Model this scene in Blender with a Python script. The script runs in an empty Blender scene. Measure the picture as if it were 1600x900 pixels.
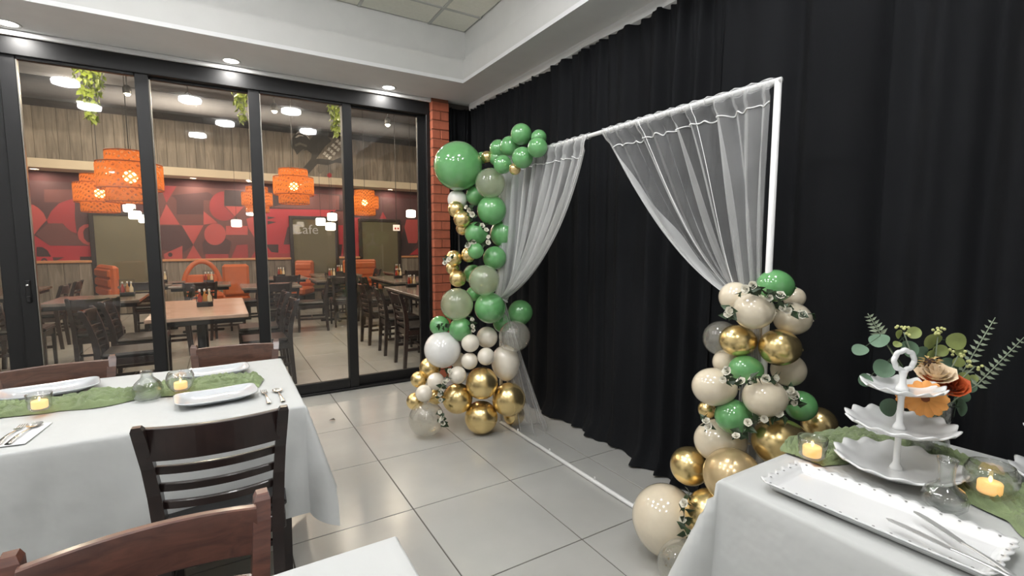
import bpy, math, random
from mathutils import Vector, Matrix, Quaternion
random.seed(7)
PI = math.pi
S = bpy.context.scene
C = S.collection

# ------------------------------------------------------------------ camera, world, exposure
H = 1.40                      # eye height
F = 750.0                     # focal length in pixels of the 1600 px wide frame
PITCH = math.radians(5.35)
YAW = math.radians(31.1)
cam_d = bpy.data.cameras.new('camera')
cam_d.sensor_fit = 'HORIZONTAL'; cam_d.sensor_width = 36.0; cam_d.lens = 36.0 * F / 1600.0
cam_d.clip_start = 0.02; cam_d.clip_end = 100
cam = bpy.data.objects.new('camera', cam_d); C.objects.link(cam)
cam.location = (0, 0, H); cam.rotation_euler = (PI/2 - PITCH, 0, -YAW)
S.camera = cam
world = bpy.data.worlds.new('world'); S.world = world; world.use_nodes = True
world.node_tree.nodes['Background'].inputs[0].default_value = (0.9, 0.93, 1.0, 1)
world.node_tree.nodes['Background'].inputs[1].default_value = 0.05
S.view_settings.view_transform = 'Standard'; S.view_settings.look = 'None'
S.view_settings.gamma = 1.0; S.view_settings.use_curve_mapping = False
S.view_settings.exposure = 0.45
FILL_DRUM = 55.0           # radiance of the drum lamps added out of frame to brighten the room
BORDER_W = 4.0        # watts of each recessed lamp in the lower border
PENDANT = 20.0        # bulbs of the rattan pendants
SPOT_W = 31.0         # watts of each restaurant spotlight, visible and added ones alike
BULKHEAD_W = 5.0     # watts of each lamp under the cream bulkhead
LANTERN = 6.0
S.cycles.transparent_max_bounces = 12
S.cycles.max_bounces = 6; S.cycles.diffuse_bounces = 3; S.cycles.glossy_bounces = 3
S.cycles.sample_clamp_indirect = 6.0
S.cycles.adaptive_threshold = 0.035

# ------------------------------------------------------------------ survey helpers
_fw = Vector((math.sin(YAW)*math.cos(PITCH), math.cos(YAW)*math.cos(PITCH), -math.sin(PITCH)))
_rt = Vector((math.cos(YAW), -math.sin(YAW), 0)); _up = _rt.cross(_fw)
def _ray(u, v): return _fw + _rt*((u-800)/F) - _up*((v-450)/F)
def at_z(u, v, z=0.0):
    d = _ray(u, v); return Vector((0, 0, H)) + d*((z-H)/d.z)
def at_x(u, v, x):
    d = _ray(u, v); return Vector((0, 0, H)) + d*(x/d.x)
def at_y(u, v, y):
    d = _ray(u, v); return Vector((0, 0, H)) + d*(y/d.y)
def at_w(u, v, w): return Vector((0, 0, H)) + _ray(u, v)*w

# ------------------------------------------------------------------ materials
MATS = {}
def srgb(r, g, b):
    f = lambda c: ((c/255.0)/12.92 if c/255.0 <= 0.04045 else ((c/255.0+0.055)/1.055)**2.4)
    return (f(r), f(g), f(b), 1)
def mat(name, col, rough=0.5, metal=0.0, var=0.08, scale=6.0, bump=0.0, bscale=80.0, coat=0.0, sss=0.0, sheen=0.0, stretch=None, spec=0.5, emit=0.0, ecol=None, trans=0.0, bdist=0.004):
    """Principled surface with a noise-driven colour variation and optional fine relief."""
    if name in MATS: return MATS[name]
    m = bpy.data.materials.new(name); m.use_nodes = True
    nt = m.node_tree; N = nt.nodes; L = nt.links; b = N['Principled BSDF']
    c = srgb(*col)
    tc = N.new('ShaderNodeTexCoord'); mp = N.new('ShaderNodeMapping')
    if stretch: mp.inputs['Scale'].default_value = stretch
    L.new(tc.outputs['Object'], mp.inputs['Vector'])
    ns = N.new('ShaderNodeTexNoise'); ns.inputs['Scale'].default_value = scale; ns.inputs['Detail'].default_value = 5
    L.new(mp.outputs['Vector'], ns.inputs['Vector'])
    rp = N.new('ShaderNodeValToRGB')
    rp.color_ramp.elements[0].position = 0.3; rp.color_ramp.elements[1].position = 0.7
    rp.color_ramp.elements[0].color = tuple(x*(1-var) for x in c[:3]) + (1,)
    rp.color_ramp.elements[1].color = tuple(min(1, x*(1+var)) for x in c[:3]) + (1,)
    L.new(ns.outputs['Fac'], rp.inputs['Fac']); L.new(rp.outputs['Color'], b.inputs['Base Color'])
    b.inputs['Roughness'].default_value = rough; b.inputs['Metallic'].default_value = metal
    b.inputs['Coat Weight'].default_value = coat; b.inputs['Specular IOR Level'].default_value = spec
    b.inputs['Sheen Weight'].default_value = sheen
    if sss:
        b.inputs['Subsurface Weight'].default_value = sss; b.inputs['Subsurface Radius'].default_value = (0.02, 0.02, 0.02); b.inputs['Subsurface Scale'].default_value = 0.5
    if trans: b.inputs['Transmission Weight'].default_value = trans
    if emit:
        b.inputs['Emission Color'].default_value = srgb(*(ecol or col)); b.inputs['Emission Strength'].default_value = emit
    if bump:
        n2 = N.new('ShaderNodeTexNoise'); n2.inputs['Scale'].default_value = bscale; n2.inputs['Detail'].default_value = 4
        L.new(mp.outputs['Vector'], n2.inputs['Vector'])
        bp = N.new('ShaderNodeBump'); bp.inputs['Strength'].default_value = bump; bp.inputs['Distance'].default_value = bdist
        L.new(n2.outputs['Fac'], bp.inputs['Height']); L.new(bp.outputs['Normal'], b.inputs['Normal'])
    MATS[name] = m; return m
def thin(name, tint, haze=0.0, hazecol=(235, 235, 230), gloss=1.0, rough=0.02, f0=0.04, power=5.0):
    """Thin clear sheet: see-through, Schlick reflection, a little milky haze of its own."""
    if name in MATS: return MATS[name]
    m = bpy.data.materials.new(name); m.use_nodes = True
    nt = m.node_tree; N = nt.nodes; L = nt.links; N.remove(N['Principled BSDF']); out = N['Material Output']
    tr = N.new('ShaderNodeBsdfTransparent'); tr.inputs[0].default_value = tint
    d0 = N.new('ShaderNodeBsdfDiffuse'); d0.inputs[0].default_value = srgb(*hazecol)
    t0 = N.new('ShaderNodeBsdfTranslucent'); t0.inputs[0].default_value = srgb(*hazecol)
    df = N.new('ShaderNodeMixShader'); df.inputs[0].default_value = 0.45; L.new(d0.outputs[0], df.inputs[1]); L.new(t0.outputs[0], df.inputs[2])
    gl = N.new('ShaderNodeBsdfGlossy'); gl.inputs['Roughness'].default_value = rough
    m1 = N.new('ShaderNodeMixShader'); m1.inputs[0].default_value = haze
    L.new(tr.outputs[0], m1.inputs[1]); L.new(df.outputs[0], m1.inputs[2])
    lw = N.new('ShaderNodeLayerWeight'); lw.inputs['Blend'].default_value = 0.5
    pw = N.new('ShaderNodeMath'); pw.operation = 'POWER'; pw.inputs[1].default_value = power
    L.new(lw.outputs['Facing'], pw.inputs[0])
    ma = N.new('ShaderNodeMath'); ma.operation = 'MULTIPLY_ADD'; ma.inputs[1].default_value = (1-f0)*gloss; ma.inputs[2].default_value = f0*gloss
    L.new(pw.outputs[0], ma.inputs[0])
    m2 = N.new('ShaderNodeMixShader'); L.new(ma.outputs[0], m2.inputs[0]); L.new(m1.outputs[0], m2.inputs[1]); L.new(gl.outputs[0], m2.inputs[2])
    L.new(m2.outputs[0], out.inputs[0])
    MATS[name] = m; return m
def sheer(name, col, opacity, edge=0.5):
    """Sheer woven net: part holes, part white thread; denser where it turns edge-on."""
    if name in MATS: return MATS[name]
    m = bpy.data.materials.new(name); m.use_nodes = True
    nt = m.node_tree; N = nt.nodes; L = nt.links; N.remove(N['Principled BSDF']); out = N['Material Output']
    tr = N.new('ShaderNodeBsdfTransparent'); df = N.new('ShaderNodeBsdfDiffuse'); tl = N.new('ShaderNodeBsdfTranslucent')
    df.inputs[0].default_value = srgb(*col); tl.inputs[0].default_value = srgb(*col)
    md = N.new('ShaderNodeMixShader'); md.inputs[0].default_value = 0.4
    L.new(df.outputs[0], md.inputs[1]); L.new(tl.outputs[0], md.inputs[2])
    lw = N.new('ShaderNodeLayerWeight'); lw.inputs['Blend'].default_value = 0.5
    pw = N.new('ShaderNodeMath'); pw.operation = 'POWER'; pw.inputs[1].default_value = 2.5; L.new(lw.outputs['Facing'], pw.inputs[0])
    ns = N.new('ShaderNodeTexNoise'); ns.inputs['Scale'].default_value = 9
    tc = N.new('ShaderNodeTexCoord'); L.new(tc.outputs['Object'], ns.inputs['Vector'])
    nm = N.new('ShaderNodeMath'); nm.operation = 'MULTIPLY_ADD'; nm.inputs[1].default_value = 0.12; nm.inputs[2].default_value = opacity-0.06
    L.new(ns.outputs['Fac'], nm.inputs[0])
    ma = N.new('ShaderNodeMath'); ma.operation = 'MULTIPLY_ADD'; ma.inputs[1].default_value = edge; ma.use_clamp = True
    L.new(pw.outputs[0], ma.inputs[0]); L.new(nm.outputs[0], ma.inputs[2])
    mx = N.new('ShaderNodeMixShader'); L.new(ma.outputs[0], mx.inputs[0]); L.new(tr.outputs[0], mx.inputs[1]); L.new(md.outputs[0], mx.inputs[2])
    L.new(mx.outputs[0], out.inputs[0])
    MATS[name] = m; return m
def glow(name, col, strength, pat=0):
    if name in MATS: return MATS[name]
    m = bpy.data.materials.new(name); m.use_nodes = True
    nt = m.node_tree; N = nt.nodes; N.remove(N['Principled BSDF'])
    e = N.new('ShaderNodeEmission'); e.inputs[0].default_value = srgb(*col); e.inputs[1].default_value = strength
    nt.links.new(e.outputs[0], N['Material Output'].inputs[0])
    MATS[name] = m; return m
def wood(name, c1, c2, rough=0.4, sc=(2, 2, 14), coat=0.2, wscale=3.0):
    if name in MATS: return MATS[name]
    m = bpy.data.materials.new(name); m.use_nodes = True
    nt = m.node_tree; N = nt.nodes; L = nt.links; b = N['Principled BSDF']
    tc = N.new('ShaderNodeTexCoord'); mp = N.new('ShaderNodeMapping'); mp.inputs['Scale'].default_value = sc
    oi = N.new('ShaderNodeObjectInfo'); ad = N.new('ShaderNodeVectorMath'); ad.operation = 'MULTIPLY_ADD'
    ad.inputs[1].default_value = (7, 5, 3); L.new(oi.outputs['Random'], ad.inputs[0]); L.new(tc.outputs['Object'], ad.inputs[2])
    L.new(ad.outputs[0], mp.inputs['Vector'])
    n1 = N.new('ShaderNodeTexNoise'); n1.inputs['Scale'].default_value = wscale; n1.inputs['Detail'].default_value = 7; n1.inputs['Distortion'].default_value = 1.2
    L.new(mp.outputs['Vector'], n1.inputs['Vector'])
    rp = N.new('ShaderNodeValToRGB'); rp.color_ramp.elements[0].position = 0.28; rp.color_ramp.elements[1].position = 0.72
    rp.color_ramp.elements[0].color = srgb(*c1); rp.color_ramp.elements[1].color = srgb(*c2)
    L.new(n1.outputs['Fac'], rp.inputs['Fac'])
    hs = N.new('ShaderNodeHueSaturation'); mr = N.new('ShaderNodeMapRange'); mr.inputs['To Min'].default_value = 0.85; mr.inputs['To Max'].default_value = 1.15
    L.new(oi.outputs['Random'], mr.inputs['Value']); L.new(mr.outputs[0], hs.inputs['Value']); L.new(rp.outputs['Color'], hs.inputs['Color'])
    L.new(hs.outputs['Color'], b.inputs['Base Color'])
    b.inputs['Roughness'].default_value = rough; b.inputs['Coat Weight'].default_value = coat; b.inputs['Coat Roughness'].default_value = 0.15
    MATS[name] = m; return m
def tile_mat(name, c1, c2, rough, scale=1.3):
    m = bpy.data.materials.new(name); m.use_nodes = True
    nt = m.node_tree; N = nt.nodes; L = nt.links; b = N['Principled BSDF']
    ge = N.new('ShaderNodeNewGeometry')
    n1 = N.new('ShaderNodeTexNoise'); n1.inputs['Scale'].default_value = scale; n1.inputs['Detail'].default_value = 6
    L.new(ge.outputs['Position'], n1.inputs['Vector'])
    rp = N.new('ShaderNodeValToRGB'); rp.color_ramp.elements[0].position = 0.3; rp.color_ramp.elements[1].position = 0.75
    rp.color_ramp.elements[0].color = srgb(*c1); rp.color_ramp.elements[1].color = srgb(*c2)
    L.new(n1.outputs['Fac'], rp.inputs['Fac']); L.new(rp.outputs['Color'], b.inputs['Base Color'])
    n2 = N.new('ShaderNodeTexNoise'); n2.inputs['Scale'].default_value = 9; L.new(ge.outputs['Position'], n2.inputs['Vector'])
    mr = N.new('ShaderNodeMapRange'); mr.inputs['To Min'].default_value = rough*0.75; mr.inputs['To Max'].default_value = rough*1.3
    L.new(n2.outputs['Fac'], mr.inputs['Value']); L.new(mr.outputs[0], b.inputs['Roughness'])
    MATS[name] = m; return m

# ------------------------------------------------------------------ mesh helpers
class MB:
    def __init__(s): s.v = []; s.f = []; s.mi = []
    def add(s, vs, fs, mi=0):
        o = len(s.v); s.v += [tuple(p) for p in vs]
        s.f += [tuple(i+o for i in f) for f in fs]; s.mi += [mi]*len(fs); return s
    def box(s, x0, x1, y0, y1, z0, z1, mi=0):
        return s.add([(x0,y0,z0),(x1,y0,z0),(x1,y1,z0),(x0,y1,z0),(x0,y0,z1),(x1,y0,z1),(x1,y1,z1),(x0,y1,z1)],
              [(0,3,2,1),(4,5,6,7),(0,1,5,4),(1,2,6,5),(2,3,7,6),(3,0,4,7)], mi)
    def bbox(s, x0, x1, y0, y1, z0, z1, r=0.005, mi=0):
        """box with chamfered edges"""
        cx, cy, cz = (x0+x1)/2, (y0+y1)/2, (z0+z1)/2; hx, hy, hz = (x1-x0)/2, (y1-y0)/2, (z1-z0)/2
        r = min(r, hx*.9, hy*.9, hz*.9); vs = []; idx = {}
        for sx in (-1, 1):
            for sy in (-1, 1):
                for sz in (-1, 1):
                    for a in range(3):
                        p = [sx*(hx-r), sy*(hy-r), sz*(hz-r)]; p[a] += (sx, sy, sz)[a]*r
                        idx[(sx, sy, sz, a)] = len(vs); vs.append((cx+p[0], cy+p[1], cz+p[2]))
        fs = []
        for a in range(3):
            b, c = (a+1) % 3, (a+2) % 3
            for sg in (-1, 1):
                q = []
                for sb, sc in ((-1,-1),(1,-1),(1,1),(-1,1)):
                    k = [0,0,0]; k[a] = sg; k[b] = sb; k[c] = sc; q.append(idx[(*k, a)])
                fs.append(tuple(q if sg > 0 else q[::-1]))
        for a in range(3):
            b, c = (a+1) % 3, (a+2) % 3
            for sb in (-1, 1):
                for sc in (-1, 1):
                    k0 = [0,0,0]; k1 = [0,0,0]; k0[a] = -1; k1[a] = 1; k0[b] = k1[b] = sb; k0[c] = k1[c] = sc
                    q = [idx[(*k0, b)], idx[(*k1, b)], idx[(*k1, c)], idx[(*k0, c)]]
                    fs.append(tuple(q if sb*sc > 0 else q[::-1]))
        for sx in (-1, 1):
            for sy in (-1, 1):
                for sz in (-1, 1):
                    q = [idx[(sx, sy, sz, a)] for a in range(3)]; fs.append(tuple(q if sx*sy*sz > 0 else q[::-1]))
        return s.add(vs, fs, mi)
    def lathe(s, prof, n=24, c=(0,0,0), caps=True, mod=None, mi=0):
        vs = []; fs = []
        for (r, z) in prof:
            for k in range(n):
                a = 2*PI*k/n; rr = r*(mod(a, r, z) if mod else 1)
                vs.append((c[0]+rr*math.cos(a), c[1]+rr*math.sin(a), c[2]+z))
        for i in range(len(prof)-1):
            for k in range(n):
                fs.append((i*n+k, i*n+(k+1) % n, (i+1)*n+(k+1) % n, (i+1)*n+k))
        if caps:
            fs.append(tuple(range(n))[::-1]); fs.append(tuple((len(prof)-1)*n+k for k in range(n)))
        return s.add(vs, fs, mi)
    def tube(s, pts, r, n=8, mi=0, closed=False):
        pts = [Vector(p) for p in pts]; m = len(pts)
        rs = r if isinstance(r, (list, tuple)) else [r]*m
        vs = []; fs = []; up = None
        for i, p in enumerate(pts):
            if closed: t = (pts[(i+1) % m]-pts[i-1]).normalized()
            else: t = (pts[min(i+1, m-1)]-pts[max(i-1, 0)]).normalized()
            if up is None: up = t.orthogonal().normalized()
            up = (up - t*up.dot(t)); up = up.normalized() if up.length > 1e-6 else t.orthogonal().normalized()
            sd = t.cross(up)
            for k in range(n):
                a = 2*PI*k/n; vs.append(p + (up*math.cos(a)+sd*math.sin(a))*rs[i])
        for i in range(m if closed else m-1):
            for k in range(n):
                j = (i+1) % m
                fs.append((i*n+k, i*n+(k+1) % n, j*n+(k+1) % n, j*n+k))
        if not closed: fs += [tuple(range(n))[::-1], tuple((m-1)*n+k for k in range(n))]
        return s.add(vs, fs, mi)
    def post(s, pts, sizes, mi=0):
        """upright square-section member through pts; sizes = (half x, half y) per point"""
        vs = []; fs = []
        for p, (a, b) in zip(pts, sizes):
            vs += [(p[0]-a, p[1]-b, p[2]), (p[0]+a, p[1]-b, p[2]), (p[0]+a, p[1]+b, p[2]), (p[0]-a, p[1]+b, p[2])]
        for i in range(len(pts)-1):
            for k in range(4): fs.append((i*4+k, i*4+(k+1) % 4, i*4+4+(k+1) % 4, i*4+4+k))
        fs += [(3,2,1,0), tuple(len(vs)-4+k for k in range(4))]
        return s.add(vs, fs, mi)
    def ribbon(s, pts, th, ht, mi=0):
        """curved rail: centre line pts, thickness th along y, height ht along z"""
        vs = []; fs = []
        for p in pts:
            vs += [(p[0], p[1]-th/2, p[2]-ht/2), (p[0], p[1]+th/2, p[2]-ht/2), (p[0], p[1]+th/2, p[2]+ht/2-.003), (p[0], p[1]+th/2-.003, p[2]+ht/2), (p[0], p[1]-th/2+.003, p[2]+ht/2), (p[0], p[1]-th/2, p[2]+ht/2-.003)]
        for i in range(len(pts)-1):
            for k in range(6): fs.append((i*6+k, (i+1)*6+k, (i+1)*6+(k+1) % 6, i*6+(k+1) % 6))
        fs += [tuple(range(6)), tuple(len(vs)-6+k for k in range(6))[::-1]]
        return s.add(vs, fs, mi)
    def sphere(s, c, r, n=16, m=10, sc=(1,1,1), mi=0):
        vs = [(c[0], c[1], c[2]-r*sc[2])]; fs = []
        for i in range(1, m):
            a = PI*i/m
            for k in range(n):
                b = 2*PI*k/n; vs.append((c[0]+r*sc[0]*math.sin(a)*math.cos(b), c[1]+r*sc[1]*math.sin(a)*math.sin(b), c[2]-r*sc[2]*math.cos(a)))
        vs.append((c[0], c[1], c[2]+r*sc[2]))
        for k in range(n):
            fs.append((0, 1+(k+1) % n, 1+k)); e = 1+(m-2)*n; fs.append((len(vs)-1, e+k, e+(k+1) % n))
        for i in range(m-2):
            for k in range(n): fs.append((1+i*n+k, 1+i*n+(k+1) % n, 1+(i+1)*n+(k+1) % n, 1+(i+1)*n+k))
        return s.add(vs, fs, mi)
    def grid(s, fn, nu, nv, mi=0):
        vs = [fn(i/nu, j/nv) for j in range(nv+1) for i in range(nu+1)]
        fs = [(j*(nu+1)+i, j*(nu+1)+i+1, (j+1)*(nu+1)+i+1, (j+1)*(nu+1)+i) for j in range(nv) for i in range(nu)]
        return s.add(vs, fs, mi)
    def mesh(s, name, mats, smooth=False):
        me = bpy.data.meshes.new(name); me.from_pydata(s.v, [], s.f)
        for m in (mats if isinstance(mats, (list, tuple)) else [mats]): me.materials.append(m)
        if isinstance(mats, (list, tuple)): me.polygons.foreach_set('material_index', s.mi)
        if smooth: me.polygons.foreach_set('use_smooth', [True]*len(me.polygons))
        me.update(); return me
    def build(s, name, mats, parent=None, smooth=False):
        return link(name, s.mesh(name, mats, smooth), parent)
def link(name, me, parent=None):
    o = bpy.data.objects.new(name, me); C.objects.link(o)
    if parent is not None: o.parent = parent
    return o
def tag(o, label, cat, group=None):
    o['label'] = label; o['category'] = cat
    if group: o['group'] = group
    return o
def struct(o, label=None):
    o['kind'] = 'structure'
    if label: o['label'] = label
    return o
def stuff(o, label=None):
    o['kind'] = 'stuff'
    if label: o['label'] = label
    return o
def thing(name, label, cat, loc=(0,0,0), rz=0.0, group=None):
    o = bpy.data.objects.new(name, None); C.objects.link(o); o.empty_display_size = 0.05
    o.location = loc; o.rotation_euler = (0, 0, rz); return tag(o, label, cat, group)
def sempty(name, loc=(0,0,0)):
    o = bpy.data.objects.new(name, None); C.objects.link(o); o.empty_display_size = 0.05; o.location = loc; return struct(o)
def disk_lamp(name, parent, r, watts, col, z):
    l = bpy.data.lights.new(name, 'AREA'); l.shape = 'DISK'; l.size = 2*r; l.energy = watts; l.color = srgb(*col)[:3]
    o = bpy.data.objects.new(name, l); C.objects.link(o); o.parent = parent; o.location = (0, 0, z); return o
def ball_lamp(name, parent, r, watts, col, z):
    l = bpy.data.lights.new(name, 'POINT'); l.shadow_soft_size = r; l.energy = watts; l.color = srgb(*col)[:3]
    o = bpy.data.objects.new(name, l); C.objects.link(o); o.parent = parent; o.location = (0, 0, z); return o
CACHE = {}
def cached(key, fn):
    if key not in CACHE: CACHE[key] = fn()
    return CACHE[key]
def dup(root, label, loc, rz=0.0, group=None):
    r = root.copy(); C.objects.link(r); r.location = loc; r.rotation_euler = (0, 0, rz); r['label'] = label
    if group: r['group'] = group
    for ch in list(root.children):
        c = ch.copy(); C.objects.link(c); c.parent = r
        for g in list(ch.children):
            d = g.copy(); C.objects.link(d); d.parent = c
    return r

# ------------------------------------------------------------------ palette
m_white = mat('painted_plaster', (230, 230, 230), 0.75, var=0.02, bump=0.05, bscale=120)
m_tray = mat('tray_plaster', (212, 212, 208), 0.8, var=0.03, bump=0.05, bscale=90)
m_ctile = mat('mineral_ceiling_tile', (240, 238, 226), 0.9, var=0.03, scale=40, bump=0.3, bscale=260)
m_black = mat('black_aluminium', (13, 13, 15), 0.5, metal=0.0, var=0.15, bump=0.02)
m_seal = mat('bare_aluminium', (150, 146, 138), 0.3, metal=0.8, var=0.1)
m_grout = mat('grout', (88, 84, 78), 0.9, var=0.1)
m_tile = tile_mat('porcelain_tile', (166, 166, 161), (188, 188, 183), 0.22)
m_brick = mat('clay_brick', (190, 106, 78), 0.8, var=0.18, scale=9, bump=0.5, bscale=60)
m_mortar = mat('mortar', (138, 88, 68), 0.95, var=0.1)
m_drape = mat('black_drape_cloth', (25, 26, 28), 0.9, var=0.25, scale=2.5, bump=0.2, bscale=300, spec=0.12, sheen=0.0, stretch=(1, 1, 0.15))
m_cloth = mat('white_table_linen', (197, 199, 197), 0.85, var=0.015, bump=0.55, bscale=3.5, bdist=0.03)
m_pvc = mat('white_pvc', (232, 232, 230), 0.35, var=0.02)
m_porc = mat('white_porcelain', (208, 212, 215), 0.12, var=0.01, coat=0.5)
m_dessert = mat('glossy_white_ceramic', (238, 239, 238), 0.14, var=0.01, coat=0.5)
m_steel = mat('polished_steel', (222, 222, 220), 0.24, metal=1.0, var=0.04)
m_satin = mat('satin_steel', (226, 227, 226), 0.38, metal=0.7, var=0.03)
m_napkin = mat('paper_napkin', (240, 240, 240), 0.9, var=0.02)
m_gauze = mat('sage_gauze', (128, 143, 102), 0.9, var=0.2, scale=12, bump=0.5, bscale=220, sheen=0.2)
m_glass = thin('clear_glassware', (0.965, 0.975, 0.97, 1), haze=0.02, f0=0.09, power=2.6)
m_pane = thin('window_glass', (0.96, 0.965, 0.965, 1), haze=0.008, f0=0.035)
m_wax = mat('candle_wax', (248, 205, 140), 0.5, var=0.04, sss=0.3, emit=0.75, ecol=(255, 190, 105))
m_flame = glow('tealight_flame', (255, 215, 140), 3.0)
m_espresso = wood('espresso_wood', (30, 20, 19), (46, 31, 28), 0.35, (3, 12, 3), 0.35)
m_redwood = wood('mahogany_stained_wood', (62, 33, 26), (104, 62, 48), 0.35, (2.5, 14, 14), 0.4)
m_brownwood = wood('walnut_stained_wood', (66, 44, 36), (98, 68, 54), 0.35, (3, 14, 14), 0.4)
m_vinyl = mat('black_vinyl', (24, 22, 23), 0.35, var=0.1, bump=0.08, bscale=150)
m_tanvinyl = mat('tan_vinyl', (150, 98, 66), 0.4, var=0.1, bump=0.08, bscale=150)
m_orangev = mat('orange_vinyl', (196, 104, 62), 0.4, var=0.1, bump=0.1, bscale=40)
m_tabletop = wood('light_laminate', (178, 148, 128), (206, 176, 154), 0.25, (2, 10, 2), 0.3)
m_greytop = wood('grey_laminate', (104, 94, 86), (134, 122, 112), 0.25, (2, 10, 2), 0.3)
m_iron = mat('black_iron', (20, 20, 22), 0.45, var=0.1)
m_green = mat('green_latex', (106, 168, 106), 0.12, var=0.03, sss=0.15, coat=1.0)
m_cream = mat('cream_latex', (228, 216, 192), 0.12, var=0.02, sss=0.15, coat=1.0)
m_blush = mat('ivory_latex', (238, 230, 214), 0.12, var=0.02, sss=0.15, coat=1.0)
m_pearl = mat('pearl_white_latex', (240, 239, 234), 0.12, var=0.02, sss=0.2, coat=1.0)
m_champ = mat('champagne_pearl_latex', (206, 182, 138), 0.25, metal=0.45, var=0.03, coat=0.4)
m_gold = mat('chrome_gold_latex', (240, 214, 154), 0.25, metal=0.92, var=0.04, scale=2)
m_clear = thin('clear_latex', (0.93, 0.93, 0.90, 1), haze=0.24, hazecol=(244, 242, 232), f0=0.09, power=2.4, rough=0.04)
m_clearg = thin('clear_latex_greenish', (0.90, 0.93, 0.86, 1), haze=0.42, hazecol=(226, 238, 204), f0=0.09, power=2.4, rough=0.04)
m_foil = mat('gold_foil_confetti', (226, 190, 96), 0.25, metal=1.0, var=0.2)
m_tulle = sheer('white_tulle', (240, 241, 240), 0.19, 0.65)
m_tulled = sheer('white_tulle_doubled', (240, 241, 240), 0.46, 0.5)
m_tape = mat('white_header_tape', (242, 242, 240), 0.8, var=0.02)
m_leafd = mat('dark_green_leaf', (46, 66, 40), 0.45, var=0.25, scale=30)
m_leafe = mat('eucalyptus_leaf', (96, 124, 100), 0.55, var=0.18, scale=14)
m_leafy = mat('yellow_green_leaf', (140, 152, 88), 0.5, var=0.2, scale=14)
m_leafg = mat('grey_green_leaf', (136, 148, 124), 0.6, var=0.18, scale=14)
m_ivy = mat('bright_ivy_leaf', (138, 158, 56), 0.5, var=0.4, scale=20)
m_petalw = mat('ivory_petal', (242, 238, 222), 0.6, var=0.04, sss=0.2)
m_petalo = mat('burnt_orange_petal', (208, 96, 48), 0.6, var=0.15, scale=25, sss=0.15)
m_petala = mat('apricot_petal', (238, 164, 86), 0.6, var=0.15, scale=25, sss=0.15)
m_petalc = mat('cream_peach_petal', (250, 226, 192), 0.6, var=0.08, scale=25, sss=0.15)
m_rustic = wood('greyed_oak_plank', (112, 104, 94), (158, 148, 136), 0.6, (6, 6, 0.7), 0.0, 2.2)
m_rcream = mat('cream_plaster', (228, 214, 190), 0.7, var=0.03)
m_rdark = mat('dark_concrete_ceiling', (98, 98, 102), 0.8, var=0.3, scale=1.2, bump=0.2, bscale=12)
m_blind = mat('olive_roller_blind', (134, 126, 98), 0.8, var=0.04, bump=0.1, bscale=200)
m_dframe = mat('dark_bronze_frame', (48, 38, 36), 0.5, var=0.1)
m_ledge = mat('oak_ledge', (206, 148, 104), 0.4, var=0.08)
m_wallgrey = mat('grey_render', (96, 90, 84), 0.8, var=0.06)

# ------------------------------------------------------------------ the room: floor
YG = 4.64                               # plane of the glass doors
TX0, TY0, TPX, TPY = 0.803, 2.34, 0.597, 0.664
fl = MB().box(-3.6, 2.36, -3.6, YG+.12, -0.12, -0.004)
floor = struct(fl.build('floor', m_grout), 'grey porcelain tiled floor of the party room')
TH = 0.010
tile_me = MB().bbox(-TPX/2+.003, TPX/2-.003, -TPY/2+.003, TPY/2-.003, -TH, 0, .0015).mesh('tile', m_tile)
rest = MB()
rfloor = struct(MB().box(-7.0, 6.0, YG+.12, 12.1, -0.12, -0.004).build('floor', m_grout), 'tiled floor of the restaurant beyond the glass')
rrest = MB()
for i in range(-14, 9):
    for j in range(-9, 15):
        cx, cy = TX0+(i+.5)*TPX, TY0+(j+.5)*TPY
        x0, x1, y0, y1 = cx-TPX/2, cx+TPX/2, cy-TPY/2, cy+TPY/2
        inroom = y0 < YG+.02
        if inroom:
            if x1 < -3.6 or x0 > 2.36 or y1 < -3.6: continue
            xa, xb, yb = max(x0, -3.6), min(x1, 2.36), min(y1, YG+.1)
            if -1.7 < cx < 2.4 and 0.2 < cy and x1 <= 2.36 and y1 < YG+.1:
                o = link('tile', tile_me, floor); o.location = (cx, cy, 0)
            elif -1.7 < cx < 2.4 and 0.2 < cy:
                MB().bbox(xa+.003, xb-.003, y0+.003, yb-.003, -TH, 0, .0015).build('tile', m_tile, floor)
            else: rest.box(xa+.003, xb-.003, max(y0, -3.6)+.003, yb-.003, -TH, 0)
        if y1 > YG+.12:
            if x1 < -7 or x0 > 6.0 or y0 > 12: continue
            ya = max(y0, YG+.13)
            if -2.2 < cx < 3.6 and cy < 8.8 and y0 > YG+.12:
                o = link('tile', tile_me, rfloor); o.location = (cx, cy, 0)
            elif -2.2 < cx < 3.6 and cy < 8.8:
                MB().bbox(x0+.003, x1-.003, ya+.003, y1-.003, -TH, 0, .0015).build('tile', m_tile, rfloor)
            else: rrest.box(x0+.003, x1-.003, ya+.003, min(y1, 12.1)-.003, -TH, 0)
stuff(rest.build('tiling', m_tile, floor)); stuff(rrest.build('tiling', m_tile, rfloor))

m_greige = mat('offwhite_paint', (234, 234, 234), .7, var=.04)
# walls of the room
ZS = 2.82
struct(MB().box(2.34, 2.46, -3.7, YG+.2, 0, ZS).build('wall_right', m_white), 'white wall hidden behind the black drapes')
struct(MB().box(-3.72, -3.6, -3.7, YG+.1, 0, ZS).build('wall_left', m_greige), 'white wall of the party room out of frame')
struct(MB().box(-3.72, 2.46, -3.72, -3.6, 0, ZS).build('wall_back', m_greige), 'white wall behind the camera')
struct(MB().box(2.02, 2.46, YG+.02, YG+.2, 0, ZS).build('wall_front', m_wallgrey), 'short wall between brick column and corner')
struct(MB().box(-3.72, -2.05, YG-.05, YG+.2, 0, ZS).build('wall_front', m_white), 'wall left of the glass doors')
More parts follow.
